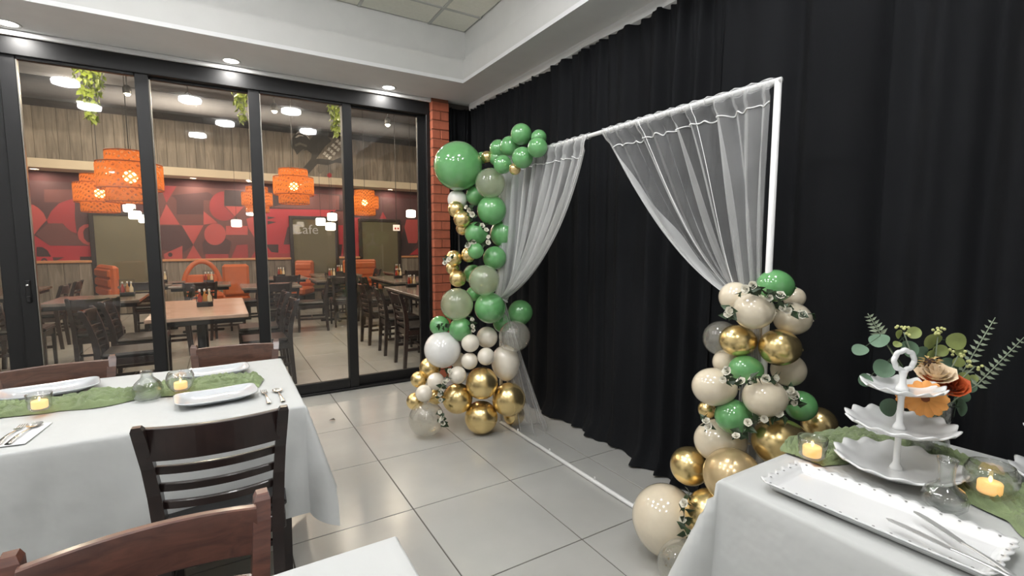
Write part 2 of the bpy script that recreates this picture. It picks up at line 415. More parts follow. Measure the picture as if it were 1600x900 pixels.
# ceiling: border, fascia, recess, tiles
TRX0, TRX1, TRY0, TRY1 = -2.9, 1.917, -2.9, 4.022
ceil = sempty('ceiling', (0, 0, 0)); ceil['label'] = 'white tray ceiling with lower border and tiled recess'
b = MB()
b.box(-3.72, 2.46, TRY1, YG+.2, ZS, ZS+.03); b.box(-3.72, 2.46, -3.72, TRY0, ZS, ZS+.03)
b.box(-3.72, TRX0, TRY0, TRY1, ZS, ZS+.03); b.box(TRX1, 2.46, TRY0, TRY1, ZS, ZS+.03)
b.build('border', m_white, ceil)
b = MB(); e = .03
b.box(TRX0-e, TRX1+e, TRY1, TRY1+e, ZS+.03, 3.012); b.box(TRX0-e, TRX1+e, TRY0-e, TRY0, ZS+.03, 3.012)
b.box(TRX0-e, TRX0, TRY0, TRY1, ZS+.03, 3.012); b.box(TRX1, TRX1+e, TRY0, TRY1, ZS+.03, 3.012)
b.build('fascia', mat('fascia_paint', (208, 208, 204), .8, var=.02), ceil)
CX1, CY1, CX0, CY0, ZC = 1.985, 4.12, -2.97, -2.97, 3.30
b = MB()
b.box(CX0-.05, CX1+.05, CY1, CY1+.05, 2.95, ZC+.05); b.box(CX0-.05, CX1+.05, CY0-.05, CY0, 2.95, ZC+.05)
b.box(CX0-.05, CX0, CY0, CY1, 2.95, ZC+.05); b.box(CX1, CX1+.05, CY0, CY1, 2.95, ZC+.05)
b.build('recess_wall', m_tray, ceil)
MB().box(CX0-.05, CX1+.05, CY0-.05, CY1+.05, ZC+.012, ZC+.08).build('grid_backing', m_tray, ceil)
xs = [CX1] + [1.64-.6*k for k in range(8)] + [CX0]; ys = [CY1] + [3.79-.6*k for k in range(12)] + [CY0]
xs = [x for x in xs if x >= CX0]; ys = [y for y in ys if y >= CY0]
FILL_DL = [(-.26, 2.89), (.94, 1.69), (-.26, 1.69), (-1.46, 1.69), (1.34, .49), (.14, .49), (-1.46, .49), (-.26, -.71), (-1.46, 2.89)]  # positions of the added drum lamps
for i in range(len(xs)-1):
    for j in range(len(ys)-1):
        if xs[i]-xs[i+1] < .05 or ys[j]-ys[j+1] < .05: continue
        MB().bbox(xs[i+1]+.012, xs[i]-.012, ys[j+1]+.012, ys[j]-.012, ZC, ZC+.012, .003).build('ceiling_tile', m_ctile, ceil)
gb = MB()
for x in xs[1:-1]: gb.box(x-.012, x+.012, CY0, CY1, ZC-.004, ZC+.012)
for y in ys[1:-1]: gb.box(CX0, CX1, y-.012, y+.012, ZC-.0045, ZC+.0115)
gb.build('grid_bar', mat('grid_bar_white', (196, 196, 190), 0.5, var=0.02), ceil)
# crown strips where the border meets doors and drapes
struct(MB().bbox(-3.6, 2.02, YG-.05, YG-.02, ZS-.035, ZS, .006).build('trim_1', m_white), 'white strip above the black door header')
def crown(u, v):
    y = 4.58-u*8.1; w = .02*abs(math.sin(y*2.3))
    prof = [(2.335, ZS), (2.25, ZS), (2.245, ZS-.018-w*.6), (2.25, ZS-.045-w), (2.335, ZS-.06-w)]
    k = v*4; i = min(int(k), 3); a, c = prof[i], prof[i+1]; t = k-i
    return (a[0]+(c[0]-a[0])*t, y, a[1]+(c[1]-a[1])*t)
struct(MB().grid(crown, 120, 4).build('trim_2', m_white), 'rough white strip above the black drapes')

# recessed border lamps, and drum lamps added to fill the room with light
m_globe = glow('fill_drum_diffuser', (252, 252, 255), FILL_DRUM); m_lamp = glow('lamp_lens', (255, 250, 242), 6.0)
def downlight(x, y, z, r, watts, label, grp):
    o = thing('downlight', label, 'ceiling light', (x, y, z), 0, grp)
    MB().lathe([(r*1.32, 0), (r*1.34, -.004), (r*1.25, -.007), (r*1.02, -.003), (r, 0)], 28, caps=False).build('trim_ring', m_white, o, True)
    MB().lathe([(r, -.001), (r*.98, -.003)], 28).build('lens', m_lamp, o)
    disk_lamp('lamp_light', o, r*.97, watts, (255, 252, 247), -.006)
for x, l in ((-1.12, 'round ceiling light at the far left over the glass doors'), (.135, 'round ceiling light above the second glass door'), (1.383, 'round ceiling light nearest the brick column')):
    downlight(x, 4.482, ZS, .052, BORDER_W, l, 'lights in the lower ceiling border')
for k, (x, y) in enumerate(FILL_DL):  # invented lamps, out of frame, added for more ambient light
    o = thing('added_drum_lamp', 'added flat drum lamp on the tray ceiling, unseen, brightening the room', 'ceiling light', (x, y, ZC-.004), 0, 'added fill lamps on the tray ceiling')
    link('canopy', cached('canopy', lambda: MB().lathe([(.06, 0), (.062, -.012), (.02, -.022)], 24).mesh('canopy', m_white, True)), o)
    link('diffuser', cached('diffuser', lambda: MB().lathe([(.121, -.012), (.126, -.02), (.126, -.055), (.12, -.062)], 20).mesh('diffuser', m_globe)), o)
for x, y in ((-3.2, 2.6), (-3.2, .2), (-1.8, -3.2), (.6, -3.2)):
    downlight(x, y, ZS, .052, BORDER_W, 'round ceiling light in the border behind the camera', 'lights in the rear ceiling border')

# ------------------------------------------------------------------ glass doors
PX = [-2.0, -1.262, -.456, .29, 1.037, 1.766]
struct(MB().bbox(-2.05, 1.83, YG-.02, YG+.12, 2.665, 2.787, .004).build('trim_3', m_black), 'black header above the glass doors')
struct(MB().bbox(-2.05, 1.83, YG-.02, YG+.13, 0, .022, .004).build('trim_4', m_black), 'black floor track of the glass doors')
struct(MB().bbox(1.795, 1.832, YG-.02, YG+.12, .02, 2.667, .004).build('trim_5', m_black), 'black jamb beside the brick column')
for k in range(5):
    xa, xb = PX[k], PX[k+1]; yo = YG + (.0 if k % 2 else .045)
    if k == 1: xa = -1.18
    d = sempty('door_%d' % (k+1), ((xa+xb)/2, yo, 0)); hx = (xb-xa)/2
    d['label'] = ['black framed glass door cut by the left edge', 'leftmost full black framed glass door', 'second black framed glass door', 'third black framed glass door', 'rightmost glass door beside the brick column'][k]
    sw = .042 if k else .06
    for s, c0 in ((-1, -hx), (1, hx)):
        w0, w1 = (c0-sw, c0+sw)
        MB().bbox(w0, w1, 0, .04, .022, 2.68, .004).build('stile', m_black, d)
    MB().bbox(-hx+sw, hx-sw, 0, .04, .022, .112, .004).build('bottom_rail', m_black, d)
    MB().bbox(-hx+sw, hx-sw, 0, .04, 2.645, 2.68, .004).build('top_rail', m_black, d)
    MB().box(-hx+sw-.005, hx-sw+.005, .018, .022, .1, 2.66).build('pane', m_pane, d)
    if k: MB().box(-hx+sw, -hx+sw+.006, .004, .036, .112, 2.645).build('glazing_bead', m_seal, d)
    if k == 1:
        lk = MB().bbox(-hx-.012, -hx+.018, -.012, .001, .98, 1.14, .005).build('lock', m_black, d)
        MB().lathe([(.009, 0), (.01, .006), (.008, .012)], 14, (-hx+.003, -.018, 1.1)).build('key_cylinder', m_steel, lk)
        MB().bbox(-hx-.008, -hx+.016, -.03, -.012, .985, 1.03, .005).build('thumb_turn', m_iron, lk)

# ------------------------------------------------------------------ brick column
col = struct(MB().box(1.836, 2.014, 4.572, 4.9, 0, ZS).build('wall_column', m_mortar), 'orange brick column between glass doors and drapes')
bh = .09; nb = int(2.79/bh)
random.seed(3)
brick_full = MB().bbox(-.0895, .0895, -.052, .052, 0, bh-.01, .004).mesh('brick', m_brick)
brick_half = MB().bbox(-.043, .043, -.052, .052, 0, bh-.01, .004).mesh('brick', m_brick)
side_full = MB().bbox(-.006, .006, -.105, .105, 0, bh-.01, .003).mesh('brick', m_brick)
for k in range(nb+1):
    z = k*bh+.005
    if z+bh > ZS: break
    if k % 2 == 0:
        o = link('brick', brick_full, col); o.location = (1.925, 4.615+random.uniform(-.003, .003), z)
    else:
        for dx in (-.0465, .0465):
            o = link('brick', brick_half, col); o.location = (1.925+dx, 4.615+random.uniform(-.003, .003), z)
    for yy in (4.79,):
        o = link('brick', side_full, col); o.location = (1.834+random.uniform(-.002, .002), yy, z)

# ------------------------------------------------------------------ black drapes
def drape(name, label, ya, yb, x0, seed, z1=ZS-.06, n=220, along='y', puddle=.05, fold=.2):
    rnd = random.Random(seed); L = abs(yb-ya)
    ph = [rnd.uniform(0, 6.28) for _ in range(6)]; nf = max(2, round(L/fold))
    def fn(u, v):
        s = ya+(yb-ya)*u; z = z1*(1-v)
        wv = u*nf*2*PI + 1.6*math.sin(u*5+ph[0]) + 1.1*math.sin(u*11+ph[1])
        a = .028*(.5+.5*min(1, v*5)) * (1+.5*math.sin(u*7+ph[2]))
        off = a*math.sin(wv) + .012*math.sin(wv*2.0+ph[3]+v*1.2) + .03*math.sin(u*4+ph[4])*v
        if v < .05: off += .012*math.sin(wv*3)*(1-v/.05)
        fl_ = max(0, v-.93)/.07; off += puddle*fl_*fl_*(1+.6*math.sin(wv*.5+ph[5])*math.sin(u*PI))
        z += .006*math.sin(wv+1)*(1 if v > .98 else 0)
        zz = max(z, .004+.006*(1+math.sin(wv)))
        return (x0-off, s, zz) if along == 'y' else (s, x0-off, zz)
    o = MB().grid(fn, n, 26).build(name, m_drape, None, True)
    return tag(o, label, 'curtain', 'black drapes lining the wall')
drape('drape', 'short black drape in the corner beside the brick column', 2.025, 2.30, 4.60, 1, n=60, along='x', puddle=.02)
drape('drape', 'black floor-length drape directly behind the left balloon garland', 4.56, 3.02, 2.27, 2)
drape('drape', 'black floor-length drape seen through the middle opening of the white frame', 3.03, 1.62, 2.26, 3, puddle=.06)
drape('drape', 'black floor-length drape behind the right sheer curtain and right balloons', 1.63, .88, 2.25, 4, n=130, fold=.3)
drape('drape', 'black floor-length drape rising behind the flower vase', .89, -.4, 2.24, 5, fold=.32)
drape('drape', 'black floor-length drape at the far right edge', -.39, -2.2, 2.25, 6, fold=.32)

# ------------------------------------------------------------------ restaurant shell
YM = 12.0; YB = 11.45
struct(MB().box(-7.1, 6.1, YM, YM+.15, 0, 2.75).build('wall_mural', mat('maroon_paint', (86, 46, 50), .7, var=.08)), 'maroon wall of the restaurant carrying the mural')
struct(MB().box(-7.2, -7.0, YG+.2, YM+.1, 0, 4.0).build('wall_restaurant_left', m_wallgrey), 'grey side wall of the restaurant')
struct(MB().box(6.0, 6.2, YG+.2, YM+.1, 0, 4.0).build('wall_restaurant_right', m_wallgrey), 'grey far side wall of the restaurant')
struct(MB().box(-7.2, 6.2, YG+.13, YG+.2, ZS+.1, 4.0).build('wall_over_doors', m_wallgrey), 'wall above the glass doors')
struct(MB().box(2.46, 6.2, YG+.13, YG+.2, 0, ZS+.1).build('wall_restaurant_front', m_wallgrey), 'restaurant wall beside the party room')
struct(MB().box(-7.2, -3.72, YG+.13, YG+.2, 0, ZS+.1).build('wall_restaurant_front', m_wallgrey), 'restaurant wall left of the party room')
rc = sempty('ceiling'); rc['label'] = 'dark exposed ceiling of the restaurant with ducts'
MB().box(-7.2, 6.2, YG+.1, YM+.2, 3.86, 3.98).build('soffit', m_rdark, rc)
for y in (6.4, 8.3, 10.2): MB().bbox(-7, 6, y-.09, y+.09, 3.68, 3.86, .01).build('beam', m_rdark, rc)
MB().tube([(-6.9, 9.2, 3.55), (5.9, 9.2, 3.55)], .14, 16).build('duct', m_rdark, rc, True)
MB().tube([(-6.9, 7.2, 3.6), (5.9, 7.2, 3.6)], .07, 12).build('pipe', m_rdark, rc, True)
# bulkhead with planks and cream soffit
bk = struct(MB().box(-7.1, 6.1, YB, YM, 2.705, 2.86).build('wall_bulkhead', m_rcream), 'cream bulkhead band with upright grey oak planks above the mural')
MB().box(-7.1, 6.1, YB+.03, YM, 2.86, 3.87).build('plank_backing', m_dframe, bk)
random.seed(5)
pl_me = [MB().bbox(-.076, .076, -.012, .02, 2.86, h_, .003).mesh('plank', m_rustic) for h_ in (3.74, 3.5, 3.62)]
x = -6.0; k = 0
while x < 5.2:
    o = link('plank', pl_me[0], bk); o.location = (x, YB+.02+random.uniform(-.006, .004), 0); x += .155; k += 1
MB().box(-7.1, 6.1, YB+.0, YB+.03, 3.74, 3.87).build('header_band', m_dframe, bk)
# wainscot
wn = struct(MB().box(-7.1, 6.1, YM-.05, YM, 0, 1.03).build('wall_wainscot', m_dframe), 'oak plank wainscot below the mural with a light ledge')
wp = MB().bbox(-.108, .108, -.012, .01, .02, 1.03, .003).mesh('plank', m_rustic)
x = -5.5
while x < 5.4:
    o = link('plank', wp, wn); o.location = (x, YM-.055, 0); x += .22
for a, c in ((-6.5, -2.1), (-1.22, 1.36), (2.38, 2.9), (3.9, 5.9)):
    MB().bbox(a, c, YM-.12, YM-.02, 1.03, 1.075, .006).build('ledge', m_ledge, wn)
# windows with blinds
def bwin(n, xa, xb, zt, lab):
    w = sempty('window_%d' % n, (0, 0, 0)); w['label'] = lab
    y = YM-.1
    MB().box(xa, xb, y+.02, y+.04, .35, zt).build('roller_blind', m_blind, w)
    MB().bbox(xa-.07, xa, y-.02, y+.07, .3, zt+.06, .006).build('window_frame', m_dframe, w)
    MB().bbox(xb, xb+.07, y-.02, y+.07, .3, zt+.06, .006).build('window_frame', m_dframe, w)
    MB().bbox(xa-.07, xb+.07, y-.021, y+.071, zt, zt+.07, .006).build('window_frame', m_dframe, w)
    MB().bbox(xa-.07, xb+.07, y-.021, y+.071, .28, .35, .006).build('window_sill', m_dframe, w)
    MB().box(xa, xb, y-.006, y-.002, .35, zt).build('pane', m_pane, w)
    return y
w1 = at_y(145, 336, 11.9); w1b = at_y(231, 338, 11.9)
bwin(1, w1.x, w1b.x, w1.z, 'tall window with an olive blind behind the rattan lamps')
w2 = at_y(457, 342, 11.9); w2b = at_y(523, 342, 11.9)
bwin(2, w2.x, w2b.x, w2.z, 'tall window with an olive blind and grey lettering')
w3 = at_y(565, 346, 11.9); w3b = at_y(621, 346, 11.9)
bwin(3, w3.x, w3b.x, w3.z, 'tall window with an olive blind nearest the brick column')
# grey lettering on the middle blind
tc = bpy.data.curves.new('lettering', 'FONT'); tc.body = 'Cafe'; tc.size = .30; tc.extrude = .002
to = bpy.data.objects.new('tmp', tc); C.objects.link(to)
bpy.context.view_layer.update()
tm = bpy.data.meshes.new_from_object(to); bpy.data.objects.remove(to)
tm.materials.clear(); tm.materials.append(mat('grey_lettering', (186, 186, 184), .6, var=.03))
lt = link('lettering', tm); p = at_y(457, 365, 11.86); lt.location = (p.x, 11.885, p.z); lt.rotation_euler = (PI/2, 0, 0)
tag(lt, 'pale grey cafe lettering on the middle olive blind', 'lettering')

# mural: flat painted shapes on the wall
mc = {'d': (88, 60, 64), 'm': (112, 72, 72), 'r': (160, 62, 68), 'c': (184, 84, 84), 'b': (180, 56, 68), 'k': (68, 52, 56)}
mk = list(mc); mm = [mat('mural_paint_'+k, mc[k], .6, var=.06, scale=3) for k in mk]
mu = MB(); lay = [0]
def shape(key, pts):
    lay[0] += 1; y = YM-.004-.0002*lay[0]
    q = [at_y(u, v, y) for u, v in pts]; mu.add(q, [tuple(range(len(q)))], mk.index(key))
def arc(cx, cy, r, a0, a1, n=18, ry=None):
    return [(cx+r*math.cos(math.radians(a0+(a1-a0)*i/n)), cy-(ry or r)*math.sin(math.radians(a0+(a1-a0)*i/n))) for i in range(n+1)]
shape('d', [(40, 281), (150, 287), (150, 414), (40, 414)])
shape('m', [(69, 296), (128, 296), (128, 316), (69, 316)])
shape('c', [(46, 319), (52, 320), (60, 325), (68, 333), (73, 344), (65, 352), (54, 366), (46, 366)])
shape('r', [(73, 344), (80, 330), (92, 318), (105, 313), (117, 310), (117, 342), (120, 365), (112, 362), (104, 356), (98, 349), (75, 349)])
shape('m', [(75, 349), (97, 349), (110, 361), (120, 367), (139, 383), (78, 384), (56, 366)])
shape('b', [(54, 368), (78, 384), (144, 384), (144, 413), (54, 413)])
shape('k', [(57, 401), (57, 386), (66, 386), (74, 391), (80, 401)])
shape('d', [(82, 402), (101, 402), (84, 409)])
shape('k', [(125, 401), (143, 401), (143, 411), (125, 411)])
shape('c', [(121, 364), (124, 356), (131, 351), (140, 350), (140, 354), (133, 357), (130, 362), (131, 372), (136, 378), (141, 379), (140, 384), (130, 380), (123, 373)])
shape('k', arc(69, 408, 5, 0, 180, 8))
shape('r', arc(69, 409, 3, 0, 180, 8))
shape('m', [(240, 289), (413, 298), (413, 409), (240, 409)])
shape('r', [(250, 290), (276, 291), (260, 317)])
shape('c', [(260, 319), (281, 351), (246, 351)])
shape('d', [(268, 305), (325, 300), (345, 313), (276, 313)])
shape('d', [(276, 313), (318, 313), (318, 335), (276, 335)])
shape('c', [(318, 330), (340, 348), (318, 351)])
shape('c', [(284, 352), (318, 352), (302, 382)])
shape('c', [(302, 383), (316, 405), (290, 406)])
shape('c', [(256, 397), (285, 383), (285, 405), (257, 405)])
shape('k', arc(266, 398, 4, 0, 360, 12))
shape('d', [(250, 353), (284, 353), (302, 383), (286, 395), (250, 390)])
shape('c', [(256, 397), (285, 384), (285, 405), (257, 405)])
shape('k', arc(266, 398, 3.5, 0, 360, 12))
shape('k', [(351, 297), (380, 298), (380, 322), (351, 322)])
shape('r', [(350, 322)]+arc(350, 322, 23, 90, 315))
shape('c', [(352, 322), (381, 323), (367, 338)])
shape('d', [(316, 380), (322, 372), (350, 371), (362, 378), (358, 398), (318, 398)])
shape('c', arc(336, 366, 17, 0, 360, 22))
shape('c', [(353, 353), (387, 353), (387, 367), (353, 367)])
shape('r', [(361, 404), (370, 383), (387, 382), (388, 403)])
shape('r', [(321, 397), (357, 397), (357, 404), (321, 404)])
shape('c', [(385, 342), (398, 338), (400, 375), (388, 356)])
shape('r', [(392, 403), (399, 392), (401, 403)])
shape('k', [(413, 297), (545, 305), (545, 330), (413, 325)])
shape('r', [(466, 302), (500, 304), (492, 320), (470, 322)])
shape('m', [(424, 324), (500, 303), (530, 306), (530, 328)])
shape('b', [(408, 326), (525, 328), (512, 342), (455, 341), (455, 404), (408, 404)])
shape('k', [(418, 338), (431, 340), (418, 343)])
shape('k', [(418, 345), (432, 347), (418, 351)])
shape('k', [(415, 382), (435, 382), (435, 395), (424, 394)])
shape('d', [(443, 382), (449, 356), (455, 350), (455, 382)])
shape('r', [(415, 396), (456, 396), (456, 404), (415, 405)])
shape('m', [(524, 330), (545, 331), (545, 404), (524, 404)])
shape('b', [(526, 352), (536, 352), (536, 403), (526, 403)])
shape('k', [(526, 382), (535, 382), (533, 400), (528, 400)])
shape('d', [(545, 305), (668, 312), (668, 400), (545, 404)])
shape('b', [(553, 340), (563, 340), (564, 402), (553, 403)])
shape('r', [(593, 342), (598, 331), (604, 342)])
shape('c', [(632, 355), (635, 343), (658, 343), (658, 360), (651, 380), (638, 380)])
shape('k', [(632, 358), (638, 380), (652, 380), (640, 398), (630, 398), (624, 384)])
shape('b', [(662, 380), (662, 398), (640, 398)])
shape('m', [(624, 352), (632, 352), (625, 375)])
mo = mu.build('mural_print', mm); tag(mo, 'geometric mural of red, coral and plum shapes on the far wall', 'mural')

# rooster painted cut-out on the planks
ro = thing('rooster_emblem', 'grey and white rooster emblem on the oak planks above the middle window', 'emblem', (0, 0, 0))
rcol = {'g': mat('rooster_grey', (70, 68, 66), .6), 'l': mat('rooster_light_grey', (122, 116, 108), .6), 'w': mat('rooster_white', (236, 234, 226), .6), 'r': mat('rooster_red', (190, 50, 62), .6)}
def rsh(nm, key, pts, dy):
    y0 = YB-.004-dy
    q = [at_y(u, v, y0) for u, v in pts]; n = len(q); m = MB()
    m.add([*q, *[a+Vector((0, .008, 0)) for a in q]], [tuple(range(n)), tuple(range(n, 2*n))[::-1]]+[(i, (i+1) % n, n+(i+1) % n, n+i) for i in range(n)])
    m.build(nm, rcol[key], ro)
def zz(pts): return [(400+x/5, 160+y/5) for x, y in pts]
rsh('tail', 'g', zz([(270,300),(300,250),(345,222),(400,245),(425,290),(450,255),(500,235),(545,250),(590,300),(540,345),(500,400),(470,440),(425,490),(400,520),(370,510),(430,440),(435,400),(400,372),(350,380),(320,410),(300,370),(275,350)]), .0)
rsh('wing', 'g', zz([(440,440),(520,440),(600,455),(660,430),(690,480),(620,470),(560,490),(480,480),(410,560),(380,555)]), .001)
rsh('breast', 'l', zz([(470,520),(500,485),(560,492),(600,530),(605,555),(560,560),(540,530),(500,560)]), .002)
rsh('tail_feather', 'w', zz([(308,252),(325,228),(350,226),(385,240),(412,270),(420,292),(395,262),(355,240),(330,240)]), .003)
rsh('tail_feather', 'w', zz([(305,274),(330,252),(360,255),(375,265),(345,262),(320,275)]), .003)
rsh('tail_feather', 'l', zz([(340,440),(350,380),(375,360),(370,400),(372,440),(390,455),(360,470)]), .003)
rsh('tail_feather', 'l', zz([(300,330),(340,312),(400,335),(395,350),(345,330),(310,345)]), .003)
for a in range(4):
    for c in range(3):
        bx_, by_ = 520+a*33+c*20, 405-a*32+c*17
        rsh('wing_block', 'w', zz([(bx_, by_), (bx_+16, by_-22), (bx_+32, by_-14), (bx_+20, by_+8)]), .004)
rsh('wattle', 'r', zz([(555,570),(570,548),(592,560),(590,582),(570,590)]), .003)

# ------------------------------------------------------------------ rattan pendants
def rattan_mat():
    m = bpy.data.materials.new('woven_rattan'); m.use_nodes = True
    nt = m.node_tree; N = nt.nodes; L = nt.links; N.remove(N['Principled BSDF'])
    tc = N.new('ShaderNodeTexCoord')
    w1 = N.new('ShaderNodeTexWave'); w1.inputs['Scale'].default_value = 11; w1.inputs['Distortion'].default_value = 1.5; w1.bands_direction = 'DIAGONAL'
    mp = N.new('ShaderNodeMapping'); mp.inputs['Scale'].default_value = (1, -1, -1); L.new(tc.outputs['Object'], mp.inputs['Vector'])
    w2 = N.new('ShaderNodeTexWave'); w2.inputs['Scale'].default_value = 11; w2.inputs['Distortion'].default_value = 1.5; w2.bands_direction = 'DIAGONAL'
    L.new(tc.outputs['Object'], w1.inputs['Vector']); L.new(mp.outputs[0], w2.inputs['Vector'])
    mx = N.new('ShaderNodeMath'); mx.operation = 'MAXIMUM'; L.new(w1.outputs['Fac'], mx.inputs[0]); L.new(w2.outputs['Fac'], mx.inputs[1])
    rp = N.new('ShaderNodeMapRange'); rp.inputs['From Min'].default_value = .45; rp.inputs['From Max'].default_value = .6; rp.inputs['To Min'].default_value = .3; rp.inputs['To Max'].default_value = .98
    L.new(mx.outputs[0], rp.inputs['Value'])
    df = N.new('ShaderNodeBsdfDiffuse'); df.inputs[0].default_value = srgb(190, 122, 72)
    tl = N.new('ShaderNodeBsdfTranslucent'); tl.inputs[0].default_value = srgb(236, 158, 92)
    m1 = N.new('ShaderNodeMixShader'); m1.inputs[0].default_value = .55; L.new(df.outputs[0], m1.inputs[1]); L.new(tl.outputs[0], m1.inputs[2])
    tr = N.new('ShaderNodeBsdfTransparent'); m2 = N.new('ShaderNodeMixShader')
    L.new(rp.outputs[0], m2.inputs[0]); L.new(tr.outputs[0], m2.inputs[1]); L.new(m1.outputs[0], m2.inputs[2]); L.new(m2.outputs[0], N['Material Output'].inputs[0])
    return m
m_rattan = rattan_mat(); m_bulb = glow('pendant_bulb', (255, 196, 120), PENDANT)
m_rim = mat('rattan_rim', (170, 92, 46), .6, var=.1)
PG = 'rattan pendant lamps in the restaurant'
def circ(r, z, n=40): return [(r*math.cos(2*PI*i/n), r*math.sin(2*PI*i/n), z) for i in range(n)]
def pendant(u, v, w, label):
    p = at_w(u, v, w); R = .25
    o = thing('rattan_pendant', label, 'pendant lamp', p, 0, PG)
    for nm, r0, za, zb in (('upper_tier', R*.72, .10, .235), ('middle_tier', R, -.10, .13), ('lower_tier', R*.76, -.215, -.07)):
        t = link(nm, cached(nm, lambda: MB().lathe([(r0*.97, za), (r0, za+.02), (r0, zb-.02), (r0*.97, zb)], 40, caps=False).mesh(nm, m_rattan, True)), o)
        for z in (za, zb): link('rim', cached(nm+str(z), lambda: MB().tube(circ(r0*.97, z), .006, 6, closed=True).mesh('rim', m_rim, True)), t)
    link('top_disc', cached('top_disc', lambda: MB().lathe([(R*.7, .225), (R*.4, .232), (.02, .235)], 40, caps=False).mesh('top_disc', m_rattan, True)), o)
    link('bulb', cached('bulb', lambda: MB().sphere((0, 0, .015), .055, 14, 8).mesh('bulb', m_bulb, True)), o)
    link('socket', cached('socket', lambda: MB().lathe([(.02, .06), (.022, .1), (.012, .12)], 12).mesh('socket', m_iron, True)), o)
    MB().tube([(0, 0, .11), (0, 0, 3.86-p.z)], .004, 6).build('cord', m_iron, o)
pendant(204, 279, 4.4, 'largest rattan pendant lamp, cut by the post between first and second doors')
pendant(156, 304, 5.9, 'smaller rattan pendant lamp left of the largest one')
pendant(459, 293, 6.4, 'rattan pendant lamp hanging below the rooster emblem')
pendant(402, 313, 8.6, 'rattan pendant lamp half hidden behind the middle door post')
pendant(570, 318, 8.9, 'rattan pendant lamp in the rightmost door pane')
# small white lantern lamps
m_lant = glow('lantern_shade', (255, 236, 214), LANTERN)
def lantern(u, v, w, label):
    p = at_w(u, v, w)
    o = thing('lantern_lamp', label, 'pendant lamp', p, 0, 'small white lantern lamps in the restaurant')
    link('shade', cached('lshade', lambda: MB().lathe([(.07, -.07), (.09, -.055), (.09, .055), (.07, .07)], 14).mesh('shade', m_lant, True)), o)
    link('cap', cached('lcap', lambda: MB().lathe([(.03, .07), (.03, .09), (.006, .11)], 12).mesh('cap', m_iron)), o)
    MB().tube([(0, 0, .1), (0, 0, 3.86-p.z)], .003, 6).build('cord', m_iron, o)
for u, v, w, l in ((202, 325, 8.6, 'highest small white lantern left of the second door post'), (211, 336, 8.2, 'middle small white lantern left of the second door post'), (226, 342, 8.6, 'small white lantern touching the second door post'),
                   (369.5, 349, 9.4, 'single small white lantern in front of the mural in the second door'), (393, 331, 9.2, 'small white lantern under the half hidden rattan lamp'),
                   (501, 346.5, 9.4, 'leftmost of three small white lanterns before the middle blind'), (519, 339, 9.2, 'highest of three small white lanterns before the middle blind'), (516.5, 354, 9.0, 'lowest of three small white lanterns before the middle blind'),
                   (642, 334, 9.3, 'single small white lantern in the rightmost door')):
    lantern(u, v, w, l)
# exit style sign on a rod
p = at_w(619.5, 356, 8.8)
sg = thing('hanging_sign', 'small white hanging sign with red marks before the right blind', 'sign', p)
MB().bbox(-.062, .062, -.015, .015, -.055, .055, .006).build('box', mat('sign_white', (236, 214, 200), .5, var=.02, emit=.5), sg)
MB().box(-.04, -.012, -.017, -.015, -.03, .005).build('mark', mat('sign_red', (190, 60, 50), .5), sg)
MB().box(.012, .04, -.017, -.015, -.03, .005).build('mark', MATS['sign_red'], sg)
MB().tube([(0, 0, .05), (0, 0, 3.86-p.z)], .006, 6).build('rod', m_iron, sg)
# ceiling spotlights
m_spot = glow('spot_lens', (255, 240, 205), 16.0)
def spotlight(p, l, grp, watts):
    o = thing('spotlight', l, 'spotlight', p, 0, grp)
    link('housing', cached('housing', lambda: MB().lathe([(.045, .02), (.05, .03), (.05, .1), (.03, .13)], 16, caps=False).mesh('housing', m_iron, True)), o)
    link('lens', cached('slens', lambda: MB().sphere((0, 0, .03), .04, 12, 8).mesh('lens', m_spot, True)), o)
    MB().tube([(0, 0, .12), (0, 0, max(.2, 3.86-p[2]))], .008, 6).build('stem', m_iron, o)
    ball_lamp('lamp_light', o, .035, watts, (255, 236, 208), -.05)
for u, v, w, l in ((125, 161, 7.5, 'small ceiling spotlight below the left hanging ivy'), (199, 149, 6.5, 'ceiling spotlight at the top of the first door pane'), (294, 160, 7.0, 'ceiling spotlight alone in the second door pane'), (429, 176, 7.0, 'bright ceiling spotlight at the upper left of the third door pane'), (524, 170, 7.4, 'bright ceiling spotlight behind the right hanging ivy'), (606, 197, 7.6, 'bright ceiling spotlight in the rightmost door pane')):
    spotlight(at_w(u, v, w), l, 'ceiling spotlights in the restaurant', SPOT_W)
for x in (-3.2, -1.6, 0, 1.6, 3.2):  # extra spotlights added out of view to brighten the restaurant
    for y in (5.4, 6.9): spotlight((x, y, 3.55), 'added restaurant spotlight above the door header, unseen, brightening the restaurant', 'added restaurant spotlights above the door header', SPOT_W)
# soffit lamps under the cream bulkhead
m_sl = glow('bulkhead_lamp_lens', (255, 232, 200), 5.0)
for k, x in enumerate((-2.75, -1.75, -.42, .6, 1.6, 2.6, 3.6)):
    o = thing('downlight', ['round lamp under the cream bulkhead at the far left', 'round lamp under the bulkhead left of the rattan lamps', 'round lamp under the bulkhead above the mural triangles', 'round lamp under the bulkhead above the red circle shape', 'round lamp under the bulkhead above the lettered blind', 'round lamp under the bulkhead beside the rightmost rattan lamp', 'round lamp under the bulkhead nearest the brick column'][k], 'ceiling light', (x, 11.72, 2.705), 0, 'lamps under the cream bulkhead')
    MB().lathe([(.075, 0), (.076, -.006), (.06, -.008), (.058, 0)], 20, caps=False).build('trim_ring', m_rcream, o)
    MB().lathe([(.058, -.001), (.057, -.003)], 20).build('lens', m_sl, o)
    disk_lamp('lamp_light', o, .056, BULKHEAD_W, (255, 232, 204), -.006)
